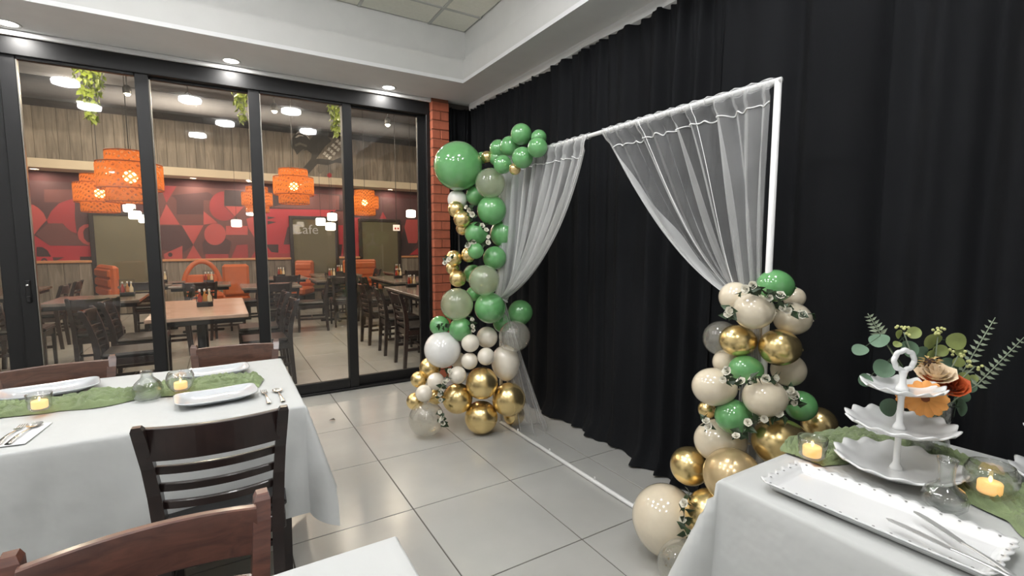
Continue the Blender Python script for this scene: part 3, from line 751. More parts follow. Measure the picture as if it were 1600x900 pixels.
# hanging ivy
def leaf_pts(l, w, curl=.15):
    return [(0, 0, 0), (w*.5, l*.35, curl*w), (0, l, -curl*l*.4), (-w*.5, l*.35, curl*w), (0, l*.45, 0)], [(0, 1, 4), (1, 2, 4), (2, 3, 4), (3, 0, 4)]
ivy_leaf = MB().add(*leaf_pts(.065, .052)).mesh('leaf', m_ivy)
def ivy(u, v, w, length, width, n, label, seed):
    rnd = random.Random(seed); p = at_w(u, v, w)
    o = thing('hanging_ivy', label, 'plant', p, 0, 'ivy hanging from the restaurant ceiling')
    st = MB()
    for k in range(5):
        a = rnd.uniform(0, 6.28); q = [(0, 0, .4)]
        for i in range(1, 7): q.append((width*.4*math.cos(a)*(1-i/8)+rnd.uniform(-.02, .02), width*.4*math.sin(a)*(1-i/8), .3-length*i/6*rnd.uniform(.8, 1)))
        st.tube(q, .003, 5)
    st.build('stem', m_leafd, o)
    MB().lathe([(.1, .28), (.12, .42)], 16).build('planter', m_iron, o)
    MB().tube([(0, 0, .4), (0, 0, 3.86-p.z)], .006, 6).build('hanger', m_iron, o)
    for k in range(n):
        t = rnd.random()**1.15; rr = width*.5*(1-t*.75)*math.sqrt(rnd.random()); a = rnd.uniform(0, 6.28)
        c = link('leaf', ivy_leaf, o); c.location = (rr*math.cos(a), rr*math.sin(a), .25-t*length)
        c.rotation_euler = (rnd.uniform(-2.4, -.8), rnd.uniform(-.6, .6), a+PI/2+rnd.uniform(-.7, .7)); s_ = rnd.uniform(.7, 1.3); c.scale = (s_, s_, s_)
ivy(140, 136, 5.6, .62, .36, 230, 'bright green ivy hanging in the first door pane', 11)
ivy(376, 160, 5.8, .46, .26, 130, 'green ivy with a bare trailing stem beside the middle door post', 12)
ivy(525, 180, 6.2, .5, .24, 140, 'yellow-green ivy hanging before a bright spotlight', 13)

# ------------------------------------------------------------------ chairs
def make_chair(name, label, cat_group, loc, rz, mw, ms, slats=4, top=.85, hw=.2):
    t = thing(name, label, 'chair', loc, rz, cat_group)
    def yb(z):                                             # curve of the back posts
        if z < .44: return -.205-.03*(1-z/.44)
        k = (z-.44)/(top-.44); return -.205-.085*k*k
    def xb(z): return (hw-.035)+.035*max(0, (z-.3)/(top-.3))**1.6
    for s in (-1, 1):
        zs = [0, .2, .4, .5, .6, .7, top-.05, top-.012, top]
        MB().post([(s*xb(z), yb(z), z) for z in zs], [(.016, .018), (.018, .02), (.019, .023), (.019, .023), (.018, .021), (.017, .019), (.017, .019), (.016, .018), (.011, .012)]).build('back_post', mw, t)
        MB().post([(s*.185, .19, 0), (s*.185, .19, .43)], [(.014, .014), (.019, .019)]).build('front_leg', mw, t)
        MB().bbox(s*.175-.009, s*.175+.009, -.2, .19, .19, .222, .003).build('stretcher', mw, t)
    def rail(z, ht, th, sag=.035):
        w = xb(z)-.008; return MB().ribbon([(w*(-1+2*i/14), yb(z)-sag*(1-(-1+2*i/14)**2)+.004, z) for i in range(15)], th, ht)
    rail(top-.068, .105, .02).build('top_rail', mw, t)
    for k in range(slats): rail(top-.165-k*.064, .026, .016).build('slat', mw, t)
    MB().bbox(-.175, .175, .182, .2, .37, .43, .003).build('apron', mw, t)
    MB().bbox(-.175, .175, -.21, -.192, .37, .43, .003).build('apron', mw, t)
    for s in (-1, 1): MB().bbox(s*.185-.009, s*.185+.009, -.2, .19, .37, .43, .003).build('apron', mw, t)
    MB().bbox(-.2, .2, .0-.19, .215, .43, .475, .018).build('seat', ms, t)
    MB().bbox(-.165, .165, -.01, .008, .2, .225, .003).build('stretcher', mw, t)
    return t
CG = 'ladder-back chairs at the white tables'
chair1 = make_chair('dining_chair', 'near-black ladder-back wooden chair in front of the left white table', CG, (-.03, 2.055, 0), math.radians(-3), m_espresso, m_vinyl)
chair2 = make_chair('dining_chair', 'red-brown wooden chair cut off by the bottom edge, closest to the camera', CG, (-.139, .868, 0), PI-math.radians(-2), m_redwood, m_vinyl)
chair3 = make_chair('dining_chair', 'brown wooden chair behind the left table at the left edge', CG, (-.645, 2.70, 0), PI+math.radians(8), m_brownwood, m_vinyl)
chair4 = make_chair('dining_chair', 'brown wooden chair behind the left table in front of the second glass door', CG, (.015, 2.765, 0), PI-math.radians(6), m_brownwood, m_vinyl)

# ------------------------------------------------------------------ restaurant furniture
RG = 'dark ladder-back chairs of the restaurant'
rch = [None]
def rchair(x, y, deg, label):
    if rch[0] is None: rch[0] = make_chair('dining_chair', label, RG, (x, y, 0), math.radians(deg), m_espresso, m_vinyl)
    else: dup(rch[0], label, (x, y, 0), math.radians(deg))
def rtable(x, y, sx, sy, mt, label):
    t = thing('restaurant_table', label, 'table', (x, y, 0), 0, 'restaurant tables beyond the glass')
    MB().bbox(-sx/2, sx/2, -sy/2, sy/2, .725, .76, .006).build('tabletop', mt, t)
    MB().bbox(-sx/2+.03, sx/2-.03, -sy/2+.03, sy/2-.03, .68, .724, .004).build('apron', m_iron, t)
    for oy in ((-sy/4, sy/4) if sy > 1.2 else (0,)):
        MB().lathe([(.045, .03), (.035, .08), (.035, .68)], 14, (0, oy, 0)).build('pedestal', m_iron, t, True)
        MB().bbox(-.28, .28, oy-.03, oy+.03, 0, .035, .01).build('foot', m_iron, t); MB().bbox(-.03, .03, oy-.26, oy+.26, .001, .034, .01).build('foot', m_iron, t)
caddy0 = [None]
m_sauce = [mat('red_sauce', (150, 50, 36), .25), mat('amber_sauce', (190, 130, 60), .25), mat('pale_sauce', (214, 196, 160), .3)]
def caddy(x, y, label):
    if caddy0[0] is None:
        t = thing('condiment_caddy', label, 'caddy', (x, y, .76), 0, 'condiment caddies on the restaurant tables')
        MB().bbox(-.07, .07, -.05, .05, 0, .05, .006).build('tray', m_iron, t)
        for k, (dx, dy) in enumerate(((-.04, -.02), (.0, .02), (.042, -.018))):
            bo = MB().lathe([(.018, .01), (.02, .03), (.02, .1), (.008, .13), (.008, .155)], 12, (dx, dy, 0)).build('bottle', m_sauce[k], t, True)
            MB().lathe([(.01, .152), (.01, .172), (.006, .178)], 10, (dx, dy, 0)).build('cap', m_pvc, bo, True)
        MB().tube([(-.07, 0, .05), (-.07, 0, .2), (.07, 0, .2), (.07, 0, .05)], .004, 6).build('handle', m_iron, t)
        caddy0[0] = t
    else: dup(caddy0[0], label, (x, y, .76))
rtable(-.2, 5.72, .77, 1.5, m_tabletop, 'light laminate table right behind the second glass door')
caddy(-.17, 5.75, 'condiment caddy on the light table behind the second glass door')
rchair(-.72, 5.32, -90, 'dark chair at the near left side of the light table')
rchair(-.72, 6.05, -90, 'dark chair at the far left side of the light table')
rchair(.33, 5.3, 90, 'dark chair at the near right side of the light table')
rchair(.33, 6.1, 90, 'dark chair at the far right side of the light table')
rtable(2.42, 6.1, .8, 1.8, m_greytop, 'grey table at the right seen in the rightmost door')
rchair(1.93, 5.3, -90, 'nearest dark chair lined up in the rightmost door pane')
rchair(1.93, 6.0, -94, 'second dark chair lined up in the rightmost door pane')
rchair(1.90, 6.75, -86, 'third dark chair lined up in the rightmost door pane')
caddy(2.35, 6.75, 'condiment caddy on the grey table at the right')
rtable(2.8, 8.5, .8, 1.6, m_greytop, 'grey table farther back at the right of the restaurant')
rchair(2.28, 8.15, -90, 'dark chair at the near side of the rear right table')
rchair(2.28, 8.9, -90, 'dark chair at the far side of the rear right table')
caddy(2.75, 8.6, 'condiment caddy on the rear right table')
rtable(.62, 8.25, .8, .8, m_greytop, 'square grey table seen in the third door pane')
rchair(1.2, 8.25, 82, 'dark chair standing free beside the square grey table')
rchair(.05, 8.25, -90, 'dark chair at the left of the square grey table')
rchair(.62, 7.7, 0, 'dark chair with its back to the glass at the square grey table')
caddy(.55, 8.4, 'condiment caddy on the square grey table')
rtable(-1.25, 7.25, .85, .85, m_greytop, 'square grey table seen in the first door pane')
rchair(-1.16, 6.62, 4, 'dark chair with its back to the glass in the first door pane')
rchair(-.62, 7.3, 90, 'dark chair right of the square table in the first door pane')
rchair(-1.9, 7.25, -90, 'dark chair left of the square table in the first door pane')
caddy(-1.0, 7.35, 'condiment caddy on the square table in the first door pane')
rtable(-2.6, 8.9, .8, 1.6, m_greytop, 'long grey table far back at the left')
rchair(-2.1, 8.6, 90, 'dark chair at the near right of the far left table')
rchair(-2.1, 9.3, 90, 'dark chair at the far right of the far left table')
caddy(-2.45, 9.0, 'condiment caddy on the far left table')
rtable(-.95, 9.5, .8, .8, m_greytop, 'small grey table below the left olive blind')
rchair(-.95, 8.92, 0, 'dark chair in front of the small table below the left blind')
caddy(-.85, 9.6, 'condiment caddy on the table below the left blind')
rtable(.95, 10.0, .8, .8, m_greytop, 'small grey table before the orange booth under the mural')
rchair(.95, 9.42, 0, 'dark chair in front of the table before the orange booth')
caddy(.95, 10.1, 'condiment caddy on the table before the orange booth')
rtable(2.0, 10.4, .9, .8, m_greytop, 'grey table under the lettered olive blind')
rchair(1.85, 9.8, 0, 'dark chair in front of the table under the lettered blind')
rchair(2.6, 10.4, 90, 'dark chair right of the table under the lettered blind')
caddy(2.1, 10.5, 'condiment caddy on the table under the lettered blind')
rtable(3.5, 10.4, .8, .8, m_greytop, 'grey table far back beside the brick column')
caddy(3.3, 10.35, 'condiment caddy on the far table beside the brick column')
rchair(3.4, 9.8, 0, 'dark chair in front of the far table beside the brick column')
rtable(-.3, 9.0, .8, .8, m_greytop, 'grey table in the middle of the restaurant in the second door')
rchair(-.3, 8.42, 3, 'dark chair with its back to the glass at the middle table')
rchair(.27, 9.0, 90, 'dark chair right of the middle table')
caddy(-.2, 9.1, 'condiment caddy on the middle table in the second door')
rtable(1.75, 9.1, .8, .8, m_greytop, 'grey table behind the free standing chair in the third door')
rchair(1.75, 8.5, -4, 'dark chair in front of the table behind the free standing chair')
caddy(1.7, 9.2, 'condiment caddy on the table behind the free standing chair')
# orange upholstered seats
def booth(x, y, rz, wdt, label, arch=False):
    t = thing('booth_seat', label, 'booth', (x, y, 0), math.radians(rz), 'orange booth seats of the restaurant')
    MB().bbox(-wdt/2, wdt/2, -.28, .28, 0, .3, .01).build('plinth', m_iron, t)
    MB().bbox(-wdt/2, wdt/2, -.29, .29, .3, .46, .04).build('seat', m_orangev, t)
    if arch:
        n = 14; q = []
        for i in range(n+1):
            a = PI*i/n; q.append((wdt*.5*math.cos(a), .25, .5+.55*math.sin(a)))
        MB().tube(q, .045, 10).build('arched_back', m_orangev, t, True)
        MB().bbox(-wdt*.42, wdt*.42, .22, .27, .45, .8, .02).build('back_pad', m_orangev, t)
    else:
        MB().bbox(-wdt/2, wdt/2, .2, .32, .45, 1.02, .04).build('backrest', m_orangev, t)
        for k in range(3): MB().bbox(-wdt/2+.02, wdt/2-.02, .165, .22, .5+k*.16, .64+k*.16, .025).build('back_roll', m_orangev, t)
booth(-1.95, 10.6, -70, 1.0, 'orange booth seat left of the first olive blind')
booth(-.3, 10.7, 10, .62, 'orange booth seat with an arched back under the mural', True)
booth(.2, 10.25, 180, .42, 'low orange seat right of the arched booth')
booth(1.42, 11.2, -30, .4, 'orange booth seat left of the lettered blind')
booth(2.75, 11.2, 0, .75, 'orange booth seat under the right olive blind')

# ------------------------------------------------------------------ white frame
XF = 1.80; FY0, FY1, FZ = 1.07, 3.15, 2.0
fr = thing('backdrop_frame', 'white pipe frame standing before the black drapes', 'frame', (XF, (FY0+FY1)/2, 0))
fo = Vector((XF, (FY0+FY1)/2, 0))
def fbar(nm, a, c, r): return MB().tube([Vector(a)-fo, Vector(c)-fo], r, 14).build(nm, m_pvc, fr, True)
fbar('post', (XF, FY0, 0.012), (XF, FY0, FZ+.008), .0125); fbar('post', (XF, FY1, 0.012), (XF, FY1, FZ+.008), .0125)
fbar('crossbar', (XF, FY0-.012, FZ), (XF, FY1+.012, FZ), .0115)
fbar('floor_bar', (XF, FY0-.012, .0125), (XF, FY1+.012, .0125), .0125)
for y in (1.55, 2.05, 2.5, 2.9): MB().bbox(-.004, .004, y-fo.y-.004, y-fo.y+.004, .024, .042, .001).build('clip', m_pvc, fr)

# sheer curtains
def bez(a, c, d, t): return a*(1-t)**2 + c*(2*t*(1-t)) + d*t*t
def sheer_panel(name, label, ya, yb_, ctrl_in, ctrl_out, G, gs, seed, tail, nf, mt=None):
    """ya inner edge, yb_ edge at the post; gathers to G; tail drops to the floor"""
    rnd = random.Random(seed); ph = [rnd.uniform(0, 6.28) for _ in range(8)]
    root = thing(name, label, 'curtain', (XF, yb_, 0), 0, 'sheer white curtains on the frame'); ro_ = Vector((XF, yb_, 0))
    sg_ = 1 if yb_ > ya else -1
    def fn(u, v):
        u_ = u; u = u**(1+.7*v*v); y = ya+(yb_-ya)*u; P0 = Vector((XF, y, FZ-.004))
        K = ctrl_in.lerp(ctrl_out, u**.8); E_ = G + Vector((gs[0]*math.sin(u*9+ph[3]), gs[1]*(u-.5), gs[2]*(u-.5)))
        p = bez(P0, K, E_, v)
        a = .018*(1-.35*v)+.012*math.sin(v*PI)
        u = u_; fo_ = math.sin(u*nf*2*PI+ph[0]+2.2*math.sin(u*9+ph[1])+1.1*math.sin(u*23+ph[5]))
        p.x += a*fo_ + .010*math.sin(u*nf*4.3*PI+ph[2]+v*3)*(1-.3*v)
        p.y += .010*math.cos(u*nf*2*PI*1.5+ph[4])*math.sin(v*PI)
        if v < .05: p.x = XF + (p.x-XF)*(.6+.4*v/.05) - .012
        return p-ro_
    MB().grid(fn, 240, 60).build('panel', mt or m_tulle, root, True)
    MB().grid(lambda a, c: Vector(fn(a*.26*(.12+.88*c), c))+Vector((-.010, 0, 0)), 40, 60).build('hem_fold', m_tulled, root, True)
    MB().grid(lambda a, c: Vector(fn(.70+.30*a, c))+Vector((-.012*c, 0, 0)), 60, 50).build('overlap_fold', m_tulle, root, True)
    # header tape, puckered
    q = [Vector(fn(i/160, .075))+Vector((-.004, 0, .008*math.sin(i*.55+ph[5])*math.sin(i*.13))) for i in range(161)]
    MB().tube(q, .0028, 6).build('header_tape', m_tape, root, True)
    def fs(u, v):
        y = ya+(yb_-ya)*u; a = 2*PI*v
        return Vector((XF+.0165*math.cos(a)+.003*math.sin(u*150), y, FZ+.0165*math.sin(a)+.003*math.sin(u*90+a)))-ro_
    MB().grid(fs, 150, 10).build('rod_sleeve', m_tulle, root, True)
    for uu in (0.0, .3, .62):
        MB().tube([fn(min(1, uu), i/40) for i in range(41)], .0016, 5).build('hem', m_tape, root, True)
    def ft(u, v):
        c = G.lerp(tail, v); sp = .03+.17*v**1.3
        a = u*2*PI*1.0
        x = c.x+sp*.55*math.cos(a)+.012*math.sin(a*7+ph[6])*(.4+v); y = c.y+sp*math.sin(a)*.75+.012*math.cos(a*6+ph[7])
        return Vector((x, y, max(.006, c.z-(.02*math.sin(a*3) if v > .9 else 0))))-ro_
    MB().grid(ft, 90, 30).build('tail', m_tulle, root, True)
    MB().tube([G-ro_+Vector((.03*math.cos(a), .045*math.sin(a), .01*math.sin(2*a))) for a in [2*PI*i/24 for i in range(24)]], .006, 6, closed=True).build('tieback', m_tape, root, True)
GL = Vector((XF-.03, 3.07, .975)); GR = Vector((XF-.01, 1.13, 1.12))
sheer_panel('sheer_curtain', 'left sheer white curtain tied back above the left balloons', 2.14, 3.13, at_x(884, 405, XF), Vector((XF, 3.11, 1.5)), GL, (.03, .09, -.05), 21, Vector((1.93, 2.93, 0)), 9, m_tulled)
sheer_panel('sheer_curtain', 'right sheer white curtain tied back behind the right balloons', 2.03, 1.085, at_x(1040, 405, XF), Vector((XF, 1.09, 1.5)), GR, (.03, -.07, -.08), 22, Vector((1.85, 1.05, 0)), 6)

# ------------------------------------------------------------------ balloons
def balloon_profile():
    pr = []
    for i in range(0, 23):
        a = PI*i/24; r, z = math.sin(a), math.cos(a)
        if z < 0: z *= 1.10; r *= 1-.05*(-z)
        pr.append((max(r, .001), z))
    pr += [(.10, -1.115), (.05, -1.15), (.035, -1.19), (.075, -1.25), (.06, -1.26)]
    return pr[::-1]
BME = {}
for k_, m_ in (('green', m_green), ('cream', m_cream), ('ivory', m_blush), ('pearl', m_pearl), ('gold', m_gold), ('champ', m_champ), ('clear', m_clear), ('clearg', m_clearg)):
    BME[k_] = MB().lathe(balloon_profile(), 40).mesh('balloon', m_, True)
def confetti(parent, seed, n=26, low=True):
    rnd = random.Random(seed); m = MB()
    for k in range(n):
        z = rnd.uniform(-.95, -.1) if rnd.random() < .75 else rnd.uniform(-.2, .8); a = rnd.uniform(0, 6.28); r = .955*math.sqrt(max(0, 1-z*z))
        p = Vector((r*math.cos(a), r*math.sin(a), z)); t1 = p.orthogonal().normalized(); t2 = p.normalized().cross(t1); s_ = rnd.uniform(.02, .06); w = rnd.uniform(0, 3)
        d1 = (t1*math.cos(w)+t2*math.sin(w))*s_; d2 = (t2*math.cos(w)-t1*math.sin(w))*s_
        m.add([p-d1, p+d2, p+d1, p-d2], [(0, 1, 2, 3)])
    stuff(m.build('confetti', m_foil, parent))
def balloon(kind, u, v, r, w, label, grp, el=1.0, axis=None, conf=0):
    p = at_w(u, v, w); R = r*w/F
    if p.z < R*.98: p.z = R*.98
    o = link('balloon', BME[kind]); o.location = p
    tag(o, label, 'balloon', grp)
    if axis is None:
        d = Vector((p.x, p.y, p.z-H)).normalized(); d = (d+Vector((.25, .1, -.35 if conf else .1))).normalized()
    else: d = axis.normalized()
    o.rotation_mode = 'QUATERNION'; o.rotation_quaternion = (-d).to_track_quat('Z', 'Y')
    R *= .985
    o.scale = (R, R, R*el)
    if conf: confetti(o, int(u*7+v), conf)
    return o
GLF = 'balloons of the left garland'; GRT = 'balloons of the right garland'
SIDE = Vector((.86, -.5, -.1)); DOWNA = Vector((.1, 0, -1))
LB = [
 ('green', 716, 259.5, 38.5, 3.50, 'largest green balloon at the top left of the left garland'),
 ('green', 814.5, 210, 17, 3.24, 'topmost green balloon of the left garland'),
 ('green', 842, 215, 12.5, 3.12, 'small green balloon behind the topmost ones, touching the white crossbar'),
 ('green', 840, 230.5, 16, 3.0, 'green balloon at the upper right end of the left garland, on the crossbar'),
 ('green', 816.5, 246.5, 17, 3.10, 'green balloon directly below the topmost one'),
 ('green', 797, 228.5, 16, 3.34, 'green balloon left of and below the topmost one'),
 ('green', 779, 232.5, 14.5, 3.48, 'green balloon above the small gold one in the upper cluster'),
 ('green', 776, 247.5, 12, 3.50, 'small green balloon touching the small gold one in the upper cluster'),
 ('green', 785.5, 257, 14.8, 3.28, 'green balloon just above the upper clear balloon'),
 ('gold', 761, 245.5, 9.5, 3.50, 'small gold balloon right of the largest green one'),
 ('gold', 804.5, 264, 9.5, 3.16, 'small gold balloon below the upper green cluster'),
 ('green', 753, 247, 9.5, 3.60, 'tiny green balloon half hidden behind a small gold one'),
 ('clearg', 766, 286.5, 24, 3.40, 'clear balloon overlapping the largest green one on its right'),
 ('green', 800, 284, 15, 3.62, 'green balloon dimmed behind the left sheer curtain'),
 ('pearl', 714.5, 312, 15.5, 3.58, 'pearly white balloon right under the largest green one'),
 ('green', 743, 306, 15.5, 3.58, 'green balloon between the pearly white and upper clear ones'),
 ('gold', 712.5, 327, 13, 3.50, 'upper gold balloon of the three under the pearly white one'),
 ('gold', 722, 342.5, 13.5, 3.42, 'middle gold balloon of the three under the pearly white one'),
 ('gold', 723.5, 357, 11, 3.52, 'lowest gold balloon of the three under the pearly white one'),
 ('green', 768.5, 328.5, 23.5, 3.46, 'large green balloon directly below the upper clear one'),
 ('green', 744, 364.5, 18.5, 3.48, 'green balloon right of the stacked gold ones'),
 ('green', 787, 365.5, 22, 3.56, 'green balloon beside the left sheer curtain at mid height'),
 ('green', 743, 392, 13, 3.38, 'small green balloon covering a gold one at mid height'),
 ('gold', 732.5, 398, 12, 3.46, 'gold balloon half covered by a small green one'),
 ('gold', 709.5, 403.5, 12.8, 3.48, 'gold balloon farthest left at mid height of the left garland'),
 ('gold', 707, 419, 10.5, 3.56, 'small gold balloon squeezed between two gold ones at mid height'),
 ('green', 773, 403, 18.8, 3.50, 'green balloon above the middle clear balloon'),
 ('gold', 715.5, 435, 13.8, 3.50, 'gold balloon left of the middle clear balloon'),
 ('green', 739, 428, 15, 3.60, 'green balloon behind the middle clear balloon'),
 ('clearg', 756.5, 438, 24.5, 3.36, 'middle clear balloon of the left garland, beside the curtain knot'),
 ('clearg', 714, 475.5, 26, 3.42, 'clear balloon with yellow confetti at the left, above two green ones'),
 ('green', 765.5, 481, 24.8, 3.44, 'large green balloon below the knot of the left curtain'),
 ('green', 813, 488, 20, 3.60, 'green balloon farthest right against the black drape'),
 ('green', 740, 459, 12, 3.56, 'small green balloon peeping out between two clear ones'),
 ('green', 687, 509, 16, 3.46, 'green balloon just above the large white pearl balloon'),
 ('green', 720, 514.5, 19, 3.44, 'green balloon between white pearl balloon and large lower green one'),
 ('clear', 804, 525, 25, 3.48, 'clear balloon with gold confetti at the lower right'),
 ('green', 785, 505, 15, 3.62, 'green balloon behind the lower right clear one'),
 ('pearl', 691.5, 546, 29, 3.44, 'large white pearl balloon at the lower left'),
 ('ivory', 761, 527, 17, 3.54, 'cream balloon under the large lower green one'),
 ('ivory', 735, 536, 14.5, 3.40, 'small cream balloon right of the white pearl balloon, uppermost of three'),
 ('ivory', 759.5, 557, 14, 3.40, 'small cream balloon just above the topmost big gold one'),
 ('ivory', 733.5, 564, 13.5, 3.42, 'small cream balloon in the middle between white pearl and gold ones'),
 ('ivory', 790, 566, 23, 3.56, 'long cream balloon beside the sheer curtain tail'),
 ('ivory', 715, 586, 14, 3.38, 'small cream balloon left of the topmost big gold one'),
 ('gold', 753, 598.5, 25.5, 3.46, 'topmost big gold balloon of the four near the floor'),
 ('gold', 715, 622.5, 24, 3.52, 'left big gold balloon of the four near the floor'),
 ('gold', 795, 624, 26.5, 3.52, 'right big gold balloon of the four near the floor'),
 ('gold', 752, 652, 26, 3.535, 'lowest big gold balloon resting on the tiles'),
 ('gold', 672, 575, 17, 3.56, 'gold balloon tucked under the white pearl balloon'),
 ('gold', 654.5, 593, 13, 3.52, 'small gold balloon at the far left of the left garland'),
 ('ivory', 681, 596, 14, 3.44, 'small cream balloon with a crease near the flower sprig'),
 ('ivory', 662.5, 614.5, 13.5, 3.40, 'lowest small cream balloon at the far left'),
 ('gold', 648.5, 627, 13.5, 3.50, 'gold balloon behind the lowest small cream one'),
 ('clear', 666.5, 654.5, 28, 3.48, 'clear confetti balloon resting on the tiles at the left'),
 ('gold', 681, 620, 12, 3.56, 'gold balloon glimpsed above the clear floor balloon'),
 ('gold', 803, 648, 17, 3.68, 'dark gold balloon under the right big gold one'),
 ('ivory', 716, 563, 13, 3.58, 'cream balloon hidden behind the white pearl balloon'),
]
for a in LB:
    kw = {}
    if a[0] in ('clear', 'clearg'): kw['conf'] = 30
    if a[1] == 790: kw.update(el=1.2, axis=DOWNA)
    balloon(*a, GLF, **kw)
RB = [
 ('green', 1210.5, 446.5, 26, 1.86, 'topmost green balloon of the right garland', 1.05, SIDE),
 ('cream', 1148, 464, 24, 1.93, 'cream balloon at the upper left of the right garland', 1.0, None),
 ('cream', 1177, 486, 29, 1.82, 'large cream balloon under the topmost green one', 1.05, SIDE),
 ('cream', 1237.5, 498, 26.5, 1.88, 'cream balloon at the upper right with a thin stem across it', 1.03, SIDE),
 ('cream', 1241, 465, 16.5, 1.98, 'small cream balloon half hidden behind the topmost green one', 1.0, None),
 ('clear', 1127, 529, 28, 2.03, 'clear balloon left of the upper gold ones', 1.0, None),
 ('gold', 1152, 532, 25, 1.90, 'gold balloon at the left of the upper gold pair', 1.1, SIDE),
 ('gold', 1217.5, 543, 29, 1.84, 'gold balloon at the right of the upper gold pair', 1.05, SIDE),
 ('cream', 1182, 522, 15, 1.98, 'cream balloon glimpsed between the upper gold pair', 1.0, None),
 ('cream', 1134, 566, 20, 2.0, 'cream balloon left of the middle green one', 1.0, None),
 ('green', 1165, 577, 22.5, 1.88, 'middle green balloon below the upper gold pair', 1.15, SIDE),
 ('cream', 1232, 578, 26, 1.97, 'cream balloon under the right upper gold one', 1.0, None),
 ('cream', 1115, 604.5, 30, 1.90, 'cream balloon farthest left at mid height of the right garland', 1.12, SIDE),
 ('cream', 1194, 621, 31, 1.80, 'cream balloon in the middle between three green ones', 1.05, SIDE),
 ('green', 1145, 650.5, 27.5, 1.88, 'green balloon at the lower left of the right garland', 1.0, SIDE),
 ('green', 1251, 634, 24, 1.92, 'green balloon at the right side of the right garland', 1.0, None),
 ('gold', 1219, 691, 38, 1.86, 'large gold balloon just above the corner of the right table', 1.12, SIDE),
 ('gold', 1280, 662, 26, 2.02, 'shaded gold balloon behind the right green one', 1.0, None),
 ('gold', 1106, 640, 15, 2.08, 'gold balloon glimpsed behind the left cream one', 1.0, None),
 ('cream', 1124, 689, 34, 1.98, 'cream balloon above the champagne pearl one', 1.15, SIDE),
 ('gold', 1078, 728, 30, 2.08, 'gold balloon at the lower left, above the biggest cream one', 1.0, None),
 ('champ', 1144, 744, 44, 1.86, 'champagne pearl balloon at the left table corner', 1.0, None),
 ('gold', 1113, 805, 41, 1.95, 'large gold balloon beside the biggest cream one', 1.0, None),
 ('cream', 1039, 811, 51, 2.12, 'biggest cream balloon resting on the tiles', 1.06, DOWNA),
 ('clear', 1070, 886, 42, 1.90, 'clear confetti balloon at the bottom edge below the biggest cream one', 1.0, None),
]
for a in RB: balloon(*a[:6], GRT, el=a[6], axis=a[7], conf=24 if a[0] == 'clear' else 0)

# ------------------------------------------------------------------ flower vines on the garlands
def rose_mesh(name, m, R, n=4):
    mb = MB()
    for ring in range(n):
        k = 3+ring; rr = R*(.18+.82*ring/(n-1)); hh = R*(1.0-.55*ring/(n-1))
        for i in range(k):
            a = 2*PI*(i+.4*ring)/k; wd = 2.2*PI/k*.62
            vs = []
            for jj, (f, z) in enumerate(((.25, -.15*R), (.85, hh*.55), (1.0, hh))):
                for t in (-1, 0, 1):
                    b = a+wd*t*(.5 if jj == 0 else 1); q = rr*f*(1.0 if t == 0 else .93)*(1+.12*(jj == 2))
                    vs.append((q*math.cos(b), q*math.sin(b), z-(.1*R if t else 0)*(jj == 2)))
            mb.add(vs, [(0,1,4,3),(1,2,5,4),(3,4,7,6),(4,5,8,7)])
    return mb.mesh(name, m, True)
small_rose = rose_mesh('flower', m_petalw, .019, 3)
vine_leaf = MB().add(*leaf_pts(.036, .026)).mesh('leaf', m_leafd)
def vine(pts, w, label, flowers, leaves, seed, scale=1.0, grp='white flower vines on the balloon garlands'):
    rnd = random.Random(seed); P = [at_w(u, v, w) for u, v in pts]; base = P[0]
    t = thing('flower_vine', label, 'vine', base, 0, grp)
    loc = [p-base for p in P]; n = len(loc)
    MB().tube(loc, .0018*scale, 5).build('stem', m_leafd, t)
    def along(k): 
        s_ = k*(n-1); i = min(int(s_), n-2); return loc[i].lerp(loc[i+1], s_-i)
    view = -(base-Vector((0, 0, H))).normalized()
    flowers = max(1, round(flowers*.75)) if flowers else 0
    for k in range(flowers):
        o = link('flower', small_rose, t); o.location = along((k+.5)/flowers)+view*.012+Vector((rnd.uniform(-.01, .01), rnd.uniform(-.01, .01), rnd.uniform(-.012, .012)))
        o.rotation_mode = 'QUATERNION'; o.rotation_quaternion = (view+Vector((rnd.uniform(-.6, .6), rnd.uniform(-.6, .6), rnd.uniform(-.2, .7)))).to_track_quat('Z', 'Y')
        s_ = scale*rnd.uniform(.75, 1.1); o.scale = (s_, s_, s_)
    for k in range(leaves):
        o = link('leaf', vine_leaf, t); o.location = along((k+.5)/leaves)+view*.004
        o.rotation_euler = (rnd.uniform(0, 6.28), rnd.uniform(0, 6.28), rnd.uniform(0, 6.28)); s_ = scale*rnd.uniform(1.0, 1.5); o.scale = (s_, s_, s_)
